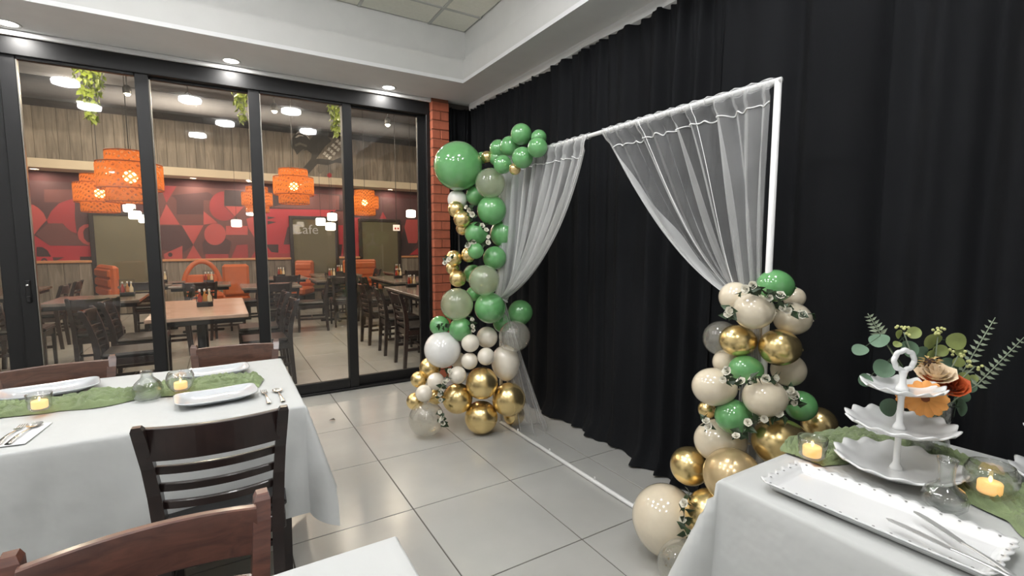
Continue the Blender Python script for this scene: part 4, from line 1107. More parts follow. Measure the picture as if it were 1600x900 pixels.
for i, (pts, w, l, f_, g_) in enumerate([
  ([(727, 318), (735, 328), (739, 342)], 3.40, 'white flower sprig between the pearly white and large green balloons', 4, 10),
  ([(749, 347), (757, 355), (764, 365), (764, 378), (756, 384)], 3.36, 'white flower vine across the green balloons at mid height', 6, 12),
  ([(728, 385), (734, 379), (742, 376)], 3.36, 'white flower sprig above the small green balloon at mid height', 4, 6),
  ([(696, 412), (699, 407), (703, 404)], 3.42, 'tiny white sprig at the left edge by the gold balloons', 2, 4),
  ([(740, 498), (737, 504), (741, 515), (735, 512)], 3.36, 'white flower sprig above the cream balloons', 4, 12),
  ([(684, 508), (691, 509), (698, 512)], 3.34, 'dark leafy sprig lying on the lower left green balloon', 0, 10),
  ([(702, 575), (697, 592), (691, 604), (688, 615), (685, 628)], 3.34, 'white flower vine running down beside the small cream balloons', 8, 18),
  ([(686, 640), (691, 650), (689, 660), (697, 664)], 3.38, 'white flower sprig touching the clear floor balloon', 5, 14),
  ([(1155, 458), (1165, 452), (1180, 450), (1187, 448)], 1.77, 'white flower sprig on top of the upper cream balloons', 3, 10),
  ([(1196, 457), (1206, 462), (1214, 462), (1218, 470)], 1.75, 'leafy sprig with a small blossom on the topmost green balloon', 3, 12),
  ([(1214, 478), (1222, 484), (1230, 478), (1240, 486), (1256, 491), (1273, 490)], 1.78, 'white flower sprig with a long bare stem at the upper right', 4, 8),
  ([(1141, 478), (1140, 488), (1142, 500)], 1.80, 'white flower sprig left of the large upper cream balloon', 3, 5),
  ([(1129, 576), (1132, 588), (1138, 598)], 1.80, 'white flower sprig between left cream and middle green balloons', 3, 6),
  ([(1152, 600), (1170, 594), (1184, 588), (1200, 590), (1218, 594)], 1.76, 'white flower vine draped below the middle green balloon', 5, 12),
  ([(1228, 606), (1236, 616), (1242, 626), (1244, 634)], 1.80, 'white flower sprig on the right side beside the green balloon', 4, 10),
  ([(1150, 684), (1160, 676), (1172, 664), (1190, 656), (1208, 650), (1228, 648)], 1.77, 'white flower vine along the top of the large gold balloon', 6, 14),
  ([(1098, 658), (1105, 660), (1112, 664)], 1.86, 'white flower sprig at the left below the left cream balloon', 3, 6),
  ([(1078, 768), (1070, 790), (1068, 812), (1074, 836), (1088, 850), (1098, 858)], 1.92, 'dark leafy vine with buds down the side of the biggest cream balloon', 6, 26),
 ]):
    vine(pts, w, l, f_, g_, 40+i, 1.0 if w > 3 else .85)

# ------------------------------------------------------------------ tables and cloths
ZT = .76
def table_under(label, x0, x1, y0, y1):
    t = thing('dining_table', label, 'table', ((x0+x1)/2, (y0+y1)/2, 0), 0, 'tables under white cloths')
    hx, hy = (x1-x0)/2, (y1-y0)/2
    MB().bbox(-hx+.004, hx-.004, -hy+.004, hy-.004, .725, ZT-.003, .003).build('tabletop', m_brownwood, t)
    for sx in (-1, 1):
        for sy in (-1, 1): MB().post([(sx*(hx-.08), sy*(hy-.08), 0), (sx*(hx-.08), sy*(hy-.08), .725)], [(.02, .02), (.03, .03)]).build('leg', m_espresso, t)
def cloth(label, x0, x1, y0, y1, dropx, dropy, seed, step=.02, flare=.10, foldamp=.02, cornerout=.42, freq=7.0, skip=()):
    rnd = random.Random(seed); ph = [rnd.uniform(0, 6.28) for _ in range(8)]
    def axis_pts(a, b, drop):
        n = max(2, int((b-a)/step)); e = [a+(b-a)*i/n for i in range(n+1)]
        out = [.004, .009, .016]+[.016+(drop-.016)*i/16 for i in range(1, 17)]
        return [a-o for o in out[::-1]]+e+[b+o for o in out]
    creases = [x0+(x1-x0)*rnd.random() for _ in range(7)]+[y0+(y1-y0)*rnd.random() for _ in range(4)]
    X = axis_pts(x0, x1, dropx); Y = axis_pts(y0, y1, dropy); vs = []; r0 = .010
    for q in Y:
        for p in X:
            a = max(0, p-x1, x0-p); b = max(0, q-y1, y0-q); sx = 1 if p > x1 else -1; sy = 1 if q > y1 else -1
            cx, cy = min(max(p, x0), x1), min(max(q, y0), y1)
            if a == 0 and b == 0:
                vs.append((p, q, ZT+.0012*math.sin(p*9+ph[0])*math.sin(q*11+ph[1]))); continue
            if a > 0 and b > 0:
                d = math.hypot(a, b); th = math.atan2(b, a); m = min(a, b)/max(a, b)
                de = max(a, b)+.22*min(a, b); k2 = math.sin(2*th)**1.5
                rad = r0*(1-math.exp(-d/r0)) + de*(flare + cornerout*k2)
                z = max(.01, ZT-de*math.sqrt(1-(flare+cornerout*k2)**2)+r0*(1-math.exp(-d/r0))*.6)
                x = cx+sx*rad*math.cos(th); y = cy+sy*rad*math.sin(th)
                vs.append((x, y, z)); continue
            d = a+b; k = a/dropx+b/dropy; s_ = q if a > 0 else p
            e0 = (min(abs(s_-y0), abs(s_-y1)) if a > 0 else min(abs(s_-x0), abs(s_-x1)))
            fade = min(1, e0/.25)
            o = r0*(1-math.exp(-d/r0)) + d*flare + fade*foldamp*k**1.2*(math.sin(s_*freq+ph[2])+.6*math.sin(s_*freq*2.1+ph[3])+.35*math.sin(s_*freq*4.3+ph[4]+k*2)) + fade*min(1, k*3)*sum((.009 if i % 2 else -.007)*math.exp(-((s_-c0-(.05*k if i % 2 else -.03*k))/.022)**2) for i, c0 in enumerate(creases))
            z = ZT-d*.995+r0*(1-math.exp(-d/r0))*.6
            vs.append((cx+(sx*max(o, .003) if a > 0 else 0), cy+(sy*max(o, .003) if b > 0 else 0), z))
    nx = len(X); fs = [(j*nx+i, j*nx+i+1, (j+1)*nx+i+1, (j+1)*nx+i) for j in range(len(Y)-1) for i in range(nx-1)]
    o = MB().add(vs, fs).build('tablecloth', m_cloth, None, True)
    return tag(o, label, 'tablecloth', 'white tablecloths')
table_under('table under the white cloth at the left', -2.0, .25, 2.015, 2.915)
cloth('white cloth over the left table set with plates', -2.0, .25, 2.015, 2.915, .30, .43, 31, cornerout=.24, foldamp=.026)
table_under('table under the white cloth at the bottom middle', -1.4, .292, .10, .985)
cloth('white cloth corner at the bottom middle of the picture', -1.4, .292, .10, .985, .30, .30, 32, cornerout=.25)
table_under('table under the white cloth at the right', 1.135, 1.962, -1.2, .775)
cloth('white cloth over the right dessert table', 1.135, 1.962, -1.2, .775, .70, .70, 33, flare=.07, foldamp=.012, cornerout=.30, freq=5)
ZC_ = ZT+.002

# ------------------------------------------------------------------ gauze runners
def runner(label, path, wid, seed, hgt=.022, n=150, m=34, ampw=.02):
    rnd = random.Random(seed); P = [Vector(p) for p in path]
    W = [(rnd.uniform(4, 16), rnd.uniform(-26, 26), rnd.uniform(0, 6.28), rnd.uniform(.4, 1)) for _ in range(9)]
    seg = [0]
    for a, b in zip(P, P[1:]): seg.append(seg[-1]+(b-a).length)
    L = seg[-1]
    def pt(s):
        s = max(0, min(L, s))
        for i in range(len(P)-1):
            if s <= seg[i+1] or i == len(P)-2:
                t = (s-seg[i])/(seg[i+1]-seg[i]); a = P[max(i-1, 0)]; b = P[i]; c = P[i+1]; d = P[min(i+2, len(P)-1)]
                q = .5*((2*b)+(c-a)*t+(2*a-5*b+4*c-d)*t*t+(3*b-a-3*c+d)*t**3); return q
    def ridge(x, y):
        h = 0
        for i, (f1, f2, p_, a) in enumerate(W[:5]):
            h = max(h, (.55+.45*a)*(1-abs(math.sin(y*(105+38*i)+x*f2*.6+p_+1.3*math.sin(x*(9+3*i)+p_))))**1.6*(.55+.45*math.sin(x*f1*1.7+p_)))
        return max(0, h)
    def fn(u, v):
        s = u*L; c = pt(s); t = (pt(s+.01)-pt(s-.01)); t = t.normalized() if t.length > 1e-6 else Vector((1, 0, 0)); nrm = Vector((-t.y, t.x, 0))
        w = wid*(1+.22*math.sin(s*17+W[0][2])+.12*math.sin(s*31+W[1][2])); d = (v-.5)*w
        d += ampw*.5*math.sin(s*23+v*6+W[2][2])*.6
        env = max(0, 1-(2*abs(v-.5))**6)*min(1, min(u, 1-u)*25+.15)
        return (c.x+nrm.x*d, c.y+nrm.y*d, ZC_+.002+env*hgt*(.25+ridge(s*1.3, (v-.5)*wid))+.001*math.sin(s*60+v*20))
    o = MB().grid(fn, n, m).build('table_runner', m_gauze, None, True)
    return tag(o, label, 'table runner', 'sage green gauze runners')
runner('crumpled sage green gauze runner along the left table', [(-1.3, 2.47, 0), (-.95, 2.45, 0), (-.65, 2.475, 0), (-.4, 2.455, 0), (-.15, 2.49, 0), (.13, 2.43, 0)], .125, 51, .048, 300, 44)
runner('crumpled sage green gauze runner across the right dessert table', [(1.44, .725, 0), (1.58, .725, 0), (1.72, .67, 0), (1.765, .52, 0), (1.67, .385, 0), (1.57, .29, 0), (1.51, .14, 0), (1.5, -.4, 0)], .165, 52, .04, 300, 48)

# ------------------------------------------------------------------ tableware
def rect_plate(label, c, rz, L, W, grp='rectangular white plates on the left table'):
    n = 56; prof = [(0.001, .004), (.4, .004), (.66, .005), (.74, .010), (.9, .018), (1.0, .022), (1.0, .025), (.97, .026), (.88, .021), (.72, .0125), (.62, .009), (.3, .008), (.001, .008)]
    vs = []; fs = []
    for f, z in prof:
        for k in range(n):
            a = 2*PI*k/n; ca, sa = math.cos(a), math.sin(a); e = 2/5.0
            x = math.copysign(abs(ca)**e, ca)*L/2*f; y = math.copysign(abs(sa)**e, sa)*W/2*f
            lift = .008*max(0, f-.6)/.4*(abs(x)/(L/2))**2
            vs.append((x, y, z+lift))
    for i in range(len(prof)-1):
        for k in range(n): fs.append((i*n+k, i*n+(k+1) % n, (i+1)*n+(k+1) % n, (i+1)*n+k))
    o = MB().add(vs, fs).build('plate', m_porc, None, True); o.location = (c[0], c[1], ZC_-.001); o.rotation_euler = (0, 0, rz)
    return tag(o, label, 'plate', grp)
rect_plate('white rectangular plate far left on the left table behind the runner', (-.655, 2.72), math.radians(12), .33, .2)
rect_plate('white rectangular plate behind the runner near the second glass door', (-.055, 2.70), math.radians(4), .29, .17)
rect_plate('white rectangular plate in front of the runner beside the black chair', (-.045, 2.255), math.radians(5), .29, .19)

def glass_lathe(prof, n=28, mod=None): return MB().lathe(prof, n, caps=False, mod=mod)
def tealight(label, p, bowl=False, flame=True):
    t = thing('tealight_candle', label, 'candle', (p[0], p[1], p[2]), 0, 'tealight candles in glass holders')
    if bowl: pr = [(.001, .001), (.03, .002), (.044, .02), (.052, .042), (.05, .062), (.042, .08), (.04, .08), (.048, .062), (.05, .042), (.042, .022), (.028, .006), (.001, .006)]
    else: pr = [(.001, .001), (.026, .002), (.034, .012), (.036, .035), (.038, .062), (.036, .062), (.034, .035), (.032, .014), (.024, .006), (.001, .006)]
    glass_lathe(pr).build('glass_holder', m_glass, t, True)
    MB().lathe([(.022, .008), (.0235, .011), (.0235, .033), (.022, .036), (.012, .0345), (.001, .034)], 24, caps=False).build('wax', m_wax, t, True)
    MB().sphere((0, 0, .042), .004, 10, 8, (1, 1, 2.2)).build('flame', m_flame, t, True)
    return t
zr = ZC_+.024
tealight('lit tealight in a glass on the left runner before the rear plate', (*at_z(283, 612, ZT+.02).xy, zr), True)
tealight('lit tealight on the left runner nearest the left edge', (*at_z(63, 643, ZT+.02).xy, zr))
tealight('lit tealight on the near end of the right runner', (*at_z(1268, 719, ZT+.02).xy, zr))
tealight('lit tealight in a round glass bowl at the right edge of the picture', (*at_z(1545, 778, ZT+.02).xy, zr), True)
def bud_vase(label, p, squat):
    t = thing('bud_vase', label, 'vase', p, 0, 'pressed glass bud vases')
    if squat: pr = [(.001, .001), (.04, .003), (.05, .02), (.052, .045), (.044, .068), (.03, .084), (.021, .094), (.02, .11), (.024, .114), (.022, .118), (.017, .112), (.017, .095), (.026, .082), (.04, .066), (.047, .045), (.045, .022), (.034, .01), (.001, .01)]
    else: pr = [(.001, .001), (.028, .003), (.042, .02), (.044, .035), (.036, .055), (.02, .068), (.015, .08), (.016, .11), (.021, .13), (.019, .13), (.013, .11), (.012, .08), (.017, .067), (.032, .053), (.04, .035), (.038, .022), (.024, .01), (.001, .01)]
    def mod(a, r, z): return 1+(.035*math.cos(a*14+z*120) if (r > .03 and .008 < z < .08) else 0)
    glass_lathe(pr, 84, mod).build('glass_body', m_glass, t, True)
    MB().tube([((pr[11][0])*1.12*math.cos(2*PI*i/28), pr[11][0]*1.12*math.sin(2*PI*i/28), pr[9][1]-.003) for i in range(28)], .0022, 6, closed=True).build('lip', m_glass, t, True)
bud_vase('squat pressed glass bud vase on the left runner', (*at_z(232, 625, ZT).xy, ZC_), True)
bud_vase('slim pressed glass bud vase beside the scalloped tray', (*at_z(1474, 800, ZT).xy, ZC_), False)

# cutlery (length axis +y, lying flat)
def outline_plate(mb, pts, z0, z1):
    n = len(pts)
    mb.add([(x, y, z0+zz) for x, y, zz in pts]+[(x, y, z1+zz) for x, y, zz in pts], [tuple(range(n))[::-1], tuple(range(n, 2*n))]+[(i, (i+1) % n, n+(i+1) % n, n+i) for i in range(n)])
def handle_grid(mb, y0, y1, w0, w1, arch=.006):
    def fn(u, v):
        y = y0+(y1-y0)*v; w = w0+(w1-w0)*v**2; a = 2*PI*u
        return (w*math.cos(a), y, .004+arch*math.sin(v*PI)+.0022*math.sin(a))
    mb.grid(fn, 10, 14)
def fork(label, x, y, rz, z=ZC_, grp='steel cutlery on the left table'):
    t = thing('fork', label, 'cutlery', (x, y, z), rz, grp); mb = MB(); handle_grid(mb, .02, -.12, .0035, .009); mb.build('handle', m_steel, t, True)
    h = MB(); outline_plate(h, [(-.0115, .03, .006), (-.004, .018, .007), (.004, .018, .007), (.0115, .03, .006), (.0115, .042, .005), (-.0115, .042, .005)], -.001, .001)
    hd = h.build('head', m_steel, t)
    for k in range(4):
        xx = -.0096+k*.0064
        MB().tube([(xx, .04, .005), (xx, .06, .003), (xx, .08, .006)], [.0019, .0018, .001], 6).build('tine', m_steel, hd, True)
def spoon(label, x, y, rz, z=ZC_, grp='steel cutlery on the left table'):
    t = thing('spoon', label, 'cutlery', (x, y, z), rz, grp); mb = MB(); handle_grid(mb, .02, -.12, .0035, .009); mb.build('handle', m_steel, t, True)
    def fn(u, v):
        a = 2*PI*u; r = v; return (.02*r*math.cos(a), .046+.03*r*math.sin(a), .0015+.0075*r*r)
    MB().grid(fn, 24, 7).build('bowl', m_steel, t, True)
def knife(label, x, y, rz, z, grp='table knives on the scalloped tray'):
    t = thing('table_knife', label, 'cutlery', (x, y, z), rz, grp)
    mb = MB(); handle_grid(mb, -.01, -.115, .004, .007, .002); mb.build('handle', m_satin, t, True)
    h = MB(); outline_plate(h, [(-.006, -.012, 0), (.006, -.012, 0), (.0095, .03, 0), (.0095, .08, 0), (.006, .1, 0), (0, .107, 0), (-.006, .1, 0)], .003, .0045); h.build('blade', m_satin, t)
def napkin(label, x, y, rz, w, h):
    o = MB().bbox(-w/2, w/2, -h/2, h/2, 0, .003, .001).build('napkin', m_napkin); o.location = (x, y, ZC_+.0005); o.rotation_euler = (0, 0, rz)
    tag(o, label, 'napkin', 'folded white napkins')
napkin('folded white napkin under fork and spoon at the left edge', -.60, 2.17, math.radians(-6), .09, .2)
fork('fork lying on the napkin at the left edge', -.625, 2.19, math.radians(-4), ZC_+.0035)
spoon('spoon lying on the napkin at the left edge', -.59, 2.19, math.radians(-8), ZC_+.0035)
fork('fork right of the plate beside the black chair', .128, 2.21, math.radians(2))
spoon('spoon at the right end of the left table', .178, 2.205, math.radians(2))
fork('fork behind the runner pointing to the rear plate', -.25, 2.70, math.radians(175))
spoon('spoon behind the runner beside the rear plate', -.215, 2.71, math.radians(170))
spoon('spoon handle showing at the left edge behind the runner', -.87, 2.62, math.radians(160))

# ------------------------------------------------------------------ right table: scalloped tray and knives
def scallop_tray(label, c, rz, L, W):
    R = .018; pts = []                                       # rounded rectangle, evenly stepped: (x, y, nx, ny, s)
    segs = [('l', L/2-R, -W/2, -1, 0), ]
    def walk():
        sx, sy = L/2-R, W/2-R; per = []
        for q, (cx, cy) in enumerate(((sx, sy), (-sx, sy), (-sx, -sy), (sx, -sy))):
            for i in range(9):
                th = PI/2*q+PI/2*i/8; per.append((cx+R*math.cos(th), cy+R*math.sin(th), math.cos(th), math.sin(th)))
            nx_, ny_ = math.cos(PI/2*(q+1)), math.sin(PI/2*(q+1)); ln = 2*(sx if q % 2 == 0 else sy); x0, y0 = per[-1][:2]
            tx, ty = -ny_, nx_; m_ = int(ln/.004)
            for i in range(1, m_): per.append((x0+tx*ln*i/m_, y0+ty*ln*i/m_, nx_, ny_))
        return per
    per = walk(); n = len(per); acc = [0]
    for i in range(n): acc.append(acc[-1]+math.hypot(per[(i+1) % n][0]-per[i][0], per[(i+1) % n][1]-per[i][1]))
    waves = round(acc[-1]/.034)
    prof = [(.030, .004), (.024, .005), (.018, .014), (.008, .022), (0, .026), (0, .030), (.008, .0265), (.018, .018), (.024, .0105), (.030, .009)]
    vs = []; fs = []
    for ins, z in prof:
        for i, (x, y, nx_, ny_) in enumerate(per):
            w = max(0, 1-ins/.012); ph_ = math.cos(2*PI*waves*acc[i]/acc[-1]); d = -ins+.0032*w*ph_
            if ins > R:
                px_ = math.copysign(min(abs(x), L/2-ins), x); py_ = math.copysign(min(abs(y), W/2-ins), y); vs.append((px_, py_, z))
            else: vs.append((x+nx_*d, y+ny_*d, z+.0014*w*ph_))
    for i in range(len(prof)-1):
        for k in range(n): fs.append((i*n+k, i*n+(k+1) % n, (i+1)*n+(k+1) % n, (i+1)*n+k))
    fs.append(tuple(range(n))[::-1]); fs.append(tuple((len(prof)-1)*n+k for k in range(n)))
    t = thing('serving_tray', label, 'tray', (c[0], c[1], ZC_), rz)
    MB().add(vs, fs).build('dish', m_dessert, t, True)
    mh = mat('pierced_hole_shade', (150, 150, 148), .8); hm = MB()
    hme = MB().lathe([(.0028, .0), (.0026, .0006)], 10).mesh('rim_hole', mh)
    for k in range(int(L/.032)):
        x = -L/2+.03+k*.032
        if x > L/2-.02: break
        for s in (-1, 1):
            o = link('rim_hole', hme, t); o.location = (x, s*(W/2-.009), .0268)
    for k in range(int(W/.032)):
        y = -W/2+.03+k*.032
        if y > W/2-.02: break
        for s in (-1, 1):
            o = link('rim_hole', hme, t); o.location = (s*(L/2-.009), y, .0268)
    return t
scallop_tray('long white serving tray with scalloped pierced rim on the right table', (1.272, .475), math.radians(92), .44, .2)
knife('table knife lying across the tray rim, the left one of two', 1.213, .33, math.radians(-8), ZC_+.0295)
knife('table knife lying across the tray rim, the right one of two', 1.262, .325, math.radians(-30), ZC_+.0295)

# tiered stands
def ruffle_plate(parent, nm, R, z):
    n = 120; prof = [(.001, 0), (.55, .001), (.72, .006), (.88, .016), (1, .024), (1.0, .027), (.97, .0275), (.86, .0195), (.7, .0095), (.5, .0045), (.001, .004)]
    vs = []; fs = []
    for f, zz in prof:
        for k in range(n):
            a = 2*PI*k/n; w = max(0, f-.6)/.4; rr = R*f*(1+.035*w*math.cos(a*14)); vs.append((rr*math.cos(a), rr*math.sin(a), z+zz*R/.12+.005*w*w*math.cos(a*14)))
    for i in range(len(prof)-1):
        for k in range(n): fs.append((i*n+k, i*n+(k+1) % n, (i+1)*n+(k+1) % n, (i+1)*n+k))
    return MB().add(vs, fs).build(nm, m_dessert, parent, True)
def tier_stand(label, x, y, top=.345):
    t = thing('tiered_stand', label, 'cake stand', (x, y, ZC_+.012), 0, 'three-tier white dessert stands')
    MB().lathe([(.05, -.011), (.055, -.004), (.05, .003)], 30).build('foot', m_dessert, t, True)
    for nm, R, z in (('bottom_plate', .142, .004), ('middle_plate', .122, .118), ('top_plate', .092, .226)): ruffle_plate(t, nm, R, z)
    for a, b in ((.008, .118), (.122, .226), (.230, .285)):
        d = b-a; MB().lathe([(.016, a), (.014, a+.008), (.008, a+.02), (.0075, b-.02), (.010, b-.006), (.012, b)], 18).build('column', m_dessert, t, True)
    MB().tube([(.027*math.cos(q)*(1+.07*math.cos(8*q))*.86, -.027*math.cos(q)*.51, .312+.027*math.sin(q)*(1+.07*math.cos(8*q))) for q in [2*PI*i/48 for i in range(48)]], .0068, 10, closed=True).build('ring_handle', m_dessert, t, True)
tier_stand('three-tier white dessert stand with a ring handle before the flowers', 1.557, .54)
tier_stand('white dessert stand cut off by the right edge of the picture', 1.83, .235)
# loose things at the right edge
napkin('folded white napkin at the right edge beyond the tealight bowl', 1.70, .31, math.radians(30), .14, .09)
fork('fork on the napkin at the right edge of the picture', 1.675, .325, math.radians(-70), ZC_+.0035, 'cutlery at the right edge')
# leaf on the floor
lf = MB().add(*leaf_pts(.05, .04, .25)).build('fallen_leaf', mat('grey_dry_leaf', (84, 82, 74), .8)); q = at_z(524, 656, .006); lf.location = q; lf.rotation_euler = (.1, .1, 1.2)
tag(lf, 'small dark scrap lying on the tiles by the left tablecloth', 'scrap')

# ------------------------------------------------------------------ flowers
vb = at_z(1463, 722, ZT); VX, VY = 1.745, .535
va = thing('flower_vase', 'clear glass vase of flowers behind the tiered stand', 'vase', (VX, VY, ZC_))
glass_lathe([(.001, .001), (.045, .001), (.048, .006), (.05, .09), (.055, .18), (.0525, .18), (.0475, .09), (.045, .01), (.001, .01)], 36).build('glass_body', m_glass, va, True)
random.seed(17)
peb = MB().sphere((0, 0, 0), .008, 8, 6).mesh('pebble', thin('glass_pebble', (.9, .93, .9, 1), haze=.15, f0=.1, power=2.0), True)
for k in range(26):
    o = link('pebble', peb, va); a = random.uniform(0, 6.28); r_ = .034*math.sqrt(random.random()); o.location = (r_*math.cos(a), r_*math.sin(a), .02+.05*random.random())
round_leaf = MB()
def rl(u, v):
    a = 2*PI*u; return (.03*v*math.cos(a), .03+.032*v*math.sin(a), .004*v*v*math.cos(a*2)+.003*v)
round_me = MB().grid(rl, 20, 4)
LM = {k: round_me.mesh('leaf', m, True) for k, m in (('e', m_leafe), ('y', m_leafy), ('g', m_leafg))}
slim_me = MB().add(*leaf_pts(.026, .012)).mesh('leaf', m_leafg)
FGRP = 'stems in the flower vase'
O = Vector((VX, VY, ZC_+.03))
VIEW = Vector((-.95, -.3, .1)).normalized()
def px(u, v, dw=0.0):
    """point at the depth of the vase, dw metres farther"""
    w0 = (Vector((VX, VY, ZC_+.2))-Vector((0, 0, H))).dot(_fw); return at_w(u, v, w0+dw)
def orient(o, ydir, zdir):
    y = ydir.normalized(); z = (zdir-y*zdir.dot(y)).normalized(); x = y.cross(z)
    o.rotation_mode = 'QUATERNION'; o.rotation_quaternion = Matrix((x, y, z)).transposed().to_quaternion()
def stem_with_leaves(label, tip, leaves, m='e', dw=0.0, cat='eucalyptus', name='eucalyptus_branch'):
    """leaves: list of (u, v, size, kind) in survey pixels"""
    t = thing(name, label, cat, O, 0, FGRP)
    T = px(*tip, dw)-O; mid = Vector((0, 0, .15)); q = [bez(Vector((0, 0, 0)), mid+T*.15, T, i/16) for i in range(17)]
    MB().tube(q, [.0026-.0012*i/16 for i in range(17)], 6).build('stem', m_leafd if m != 'g' else m_leafg, t, True)
    for (u, v, s_, kd) in leaves:
        P = px(u, v, dw-.01)-O; b = min(q[6:], key=lambda c: (c-P).length)
        d = (P-b); d = d if d.length > .004 else Vector((0, 0, .01))
        o = link('leaf', LM[kd], t); sc_ = s_/24.0; o.scale = (sc_, sc_, sc_)
        orient(o, d, VIEW+Vector((random.uniform(-.25, .25), random.uniform(-.25, .25), random.uniform(-.1, .4))))
        o.location = P-d.normalized()*(.03*sc_)
        if (o.location-b).length > .006: MB().tube([b, o.location.copy()], .0012, 5).build('leaf_stalk', m_leafd, t)
    return t
stem_with_leaves('eucalyptus stem with large round blue-green leaves reaching left', (1375, 525), [(1374, 532, 20, 'e'), (1344, 547, 16, 'e'), (1380, 576, 22, 'e'), (1352, 594, 15, 'e')], 'e', -.02)
stem_with_leaves('eucalyptus stem with pale leaves in the middle top', (1410, 528), [(1404, 522, 11, 'y'), (1428, 520, 14, 'y'), (1422, 545, 20, 'e'), (1402, 538, 9, 'y')], 'e', .02)
stem_with_leaves('leafy stem with broad yellow-green leaves at the top', (1462, 530), [(1456, 533, 21, 'y'), (1494, 533, 20, 'y'), (1455, 556, 14, 'y'), (1480, 570, 17, 'e'), (1440, 552, 17, 'e'), (1500, 550, 11, 'y'), (1436, 572, 15, 'e'), (1492, 582, 14, 'e'), (1470, 548, 14, 'y')], 'y', .02)
stem_with_leaves('eucalyptus stem with dark leaves low at the right', (1510, 640), [(1502, 635, 22, 'e'), (1504, 619, 14, 'e'), (1516, 605, 12, 'e'), (1388, 636, 21, 'e'), (1498, 566, 11, 'y'), (1505, 590, 12, 'y'), (1521, 592, 9, 'y')], 'e', 0)
def sprig(label, tip, base, n, dw=0.0):
    t = thing('eucalyptus_sprig', label, 'eucalyptus', O, 0, FGRP)
    T = px(*tip, dw)-O; B = px(*base, dw)-O
    q = [bez(Vector((0, 0, 0)), Vector((0, 0, .12)), B, i/8) for i in range(9)] + [B.lerp(T, i/12) for i in range(1, 13)]
    MB().tube(q, [.0022-.0012*i/20 for i in range(21)], 6).build('stem', m_leafg, t, True)
    ax = (T-B).normalized(); sd = ax.cross(VIEW).normalized()
    for k in range(n):
        f = k/n
        for s in (-1, 1):
            o = link('leaf', slim_me, t); o.location = B.lerp(T, f); g = .95-.5*f; o.scale = (g, g, g)
            orient(o, sd*s+ax*.45, VIEW+ax*random.uniform(-.3, .5))
sprig('slender eucalyptus sprig pointing up at the left of the bouquet', (1356, 490), (1376, 522), 6)
sprig('long slender eucalyptus sprig rising right of the bouquet', (1555, 496), (1505, 580), 10)
sprig('longest slender eucalyptus sprig leaning to the right edge', (1600, 527), (1526, 602), 11, -.02)
def rose(label, u, v, R, m, zdir, dw=-.06, nm='rose', n=5, catg='flower'):
    t = thing(nm, label, catg, O, 0, FGRP); P = px(u, v, dw)-O
    MB().tube([bez(Vector((0, 0, 0)), Vector((0, 0, .14)), P, i/10) for i in range(11)], .002, 6).build('stem', m_leafd, t, True)
    o = link('blossom', rose_mesh('blossom', m, R, n), t); o.location = P
    o.rotation_mode = 'QUATERNION'; o.rotation_quaternion = zdir.normalized().to_track_quat('Z', 'Y')
rose('burnt orange rose at the right front of the bouquet', 1490, 606, .034, m_petalo, VIEW+Vector((0, 0, .9)))
rose('cream peach rose in the middle of the bouquet', 1462, 590, .044, m_petalc, VIEW*.5+Vector((0, 0, 1.0)), -.05)
rose('burnt orange rose half hidden behind the top plate', 1452, 604, .03, m_petalo, VIEW+Vector((0, 0, .5)), -.05)
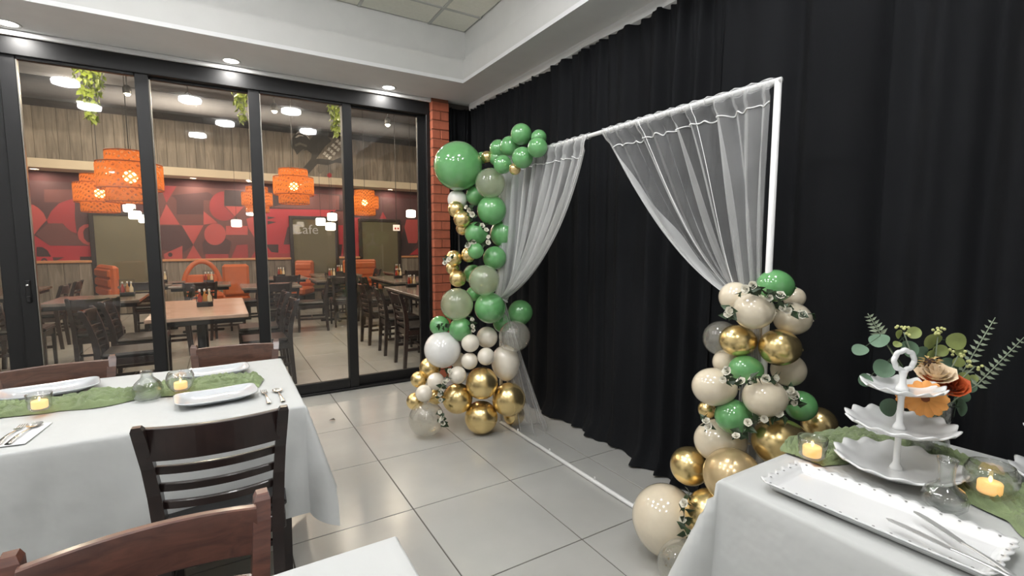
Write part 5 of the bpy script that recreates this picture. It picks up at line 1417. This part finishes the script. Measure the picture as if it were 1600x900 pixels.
def daisy(label, u, v, R, m, dw):
    t = thing('gerbera', label, 'flower', O, 0, FGRP); P = px(u, v, dw)-O
    MB().tube([bez(Vector((0, 0, 0)), Vector((0, 0, .1)), P, i/10) for i in range(11)], .002, 6).build('stem', m_leafd, t, True)
    def pf(a, c): 
        w = R*.3*math.sin(min(1, c*.97+.02)*PI)**.4; return ((a-.5)*2*w, R*c, .006*math.sin(c*PI)-.004*(2*a-1)**2)
    pm = MB().grid(pf, 4, 7).mesh('petal', m, True); ax = VIEW+Vector((0, 0, .25)); sd = ax.orthogonal().normalized()
    for k in range(13):
        o = link('petal', pm, t); o.location = P
        orient(o, Quaternion(ax.normalized(), 2*PI*k/13) @ sd + ax.normalized()*.15, ax)
    MB().sphere(P, R*.22, 10, 8).build('disc', mat('flower_disc', (120, 66, 34), .8, bump=.4), t, True)
daisy('apricot daisy below the top plate of the stand', 1446, 623, .05, m_petala, -.09)
daisy('apricot daisy at the left behind the stand column', 1420, 622, .03, m_petala, -.06)
def cluster(label, u, v, dw):
    t = thing('filler_blossom', label, 'flower', O, 0, FGRP); P = px(u, v, dw)-O
    MB().tube([bez(Vector((0, 0, 0)), Vector((0, 0, .14)), P, i/10) for i in range(11)], .0016, 6).build('stem', m_leafg, t, True)
    for k in range(9):
        d = Vector((random.uniform(-.018, .018), random.uniform(-.018, .018), random.uniform(-.008, .018)))
        MB().sphere(P+d, .0042, 8, 6).build('bud', MATS.get('filler_bud') or mat('filler_bud', (206, 208, 140), .6), t, True)
cluster('tiny yellow-green filler blossoms at the top of the bouquet', 1466, 519, .0)
cluster('tiny pale filler blossoms at the upper left of the bouquet', 1412, 519, .0)
cluster('tiny pale filler blossoms at the right of the bouquet', 1523, 573, -.03)
cluster('tiny pale filler blossoms right of the pine cone', 1497, 556, -.02)
# gilded pine cone
pc = thing('pine_cone', 'brown pine cone with gilded scales in the bouquet', 'pine cone', O, 0, FGRP); P = px(1453, 572, -.03)-O
MB().sphere(P, .016, 12, 8, (1, 1, 1.5)).build('core', mat('cone_brown', (60, 40, 30), .8), pc, True)
MB().tube([Vector((0, 0, 0)), Vector((0, 0, .12)), P], .002, 6).build('stem', m_leafd, pc)
sm = MB().add(*leaf_pts(.018, .012, .3)).mesh('scale', mat('gilded_scale', (206, 174, 112), .5, var=.2))
for k in range(40):
    a = k*2.4; z = -.022+.044*k/40; r_ = .016*math.sqrt(max(.05, 1-(z/.026)**2))
    o = link('scale', sm, pc); o.location = P+Vector((r_*math.cos(a), r_*math.sin(a), z)); orient(o, Vector((math.cos(a), math.sin(a), .5)), Vector((0, 0, 1)))
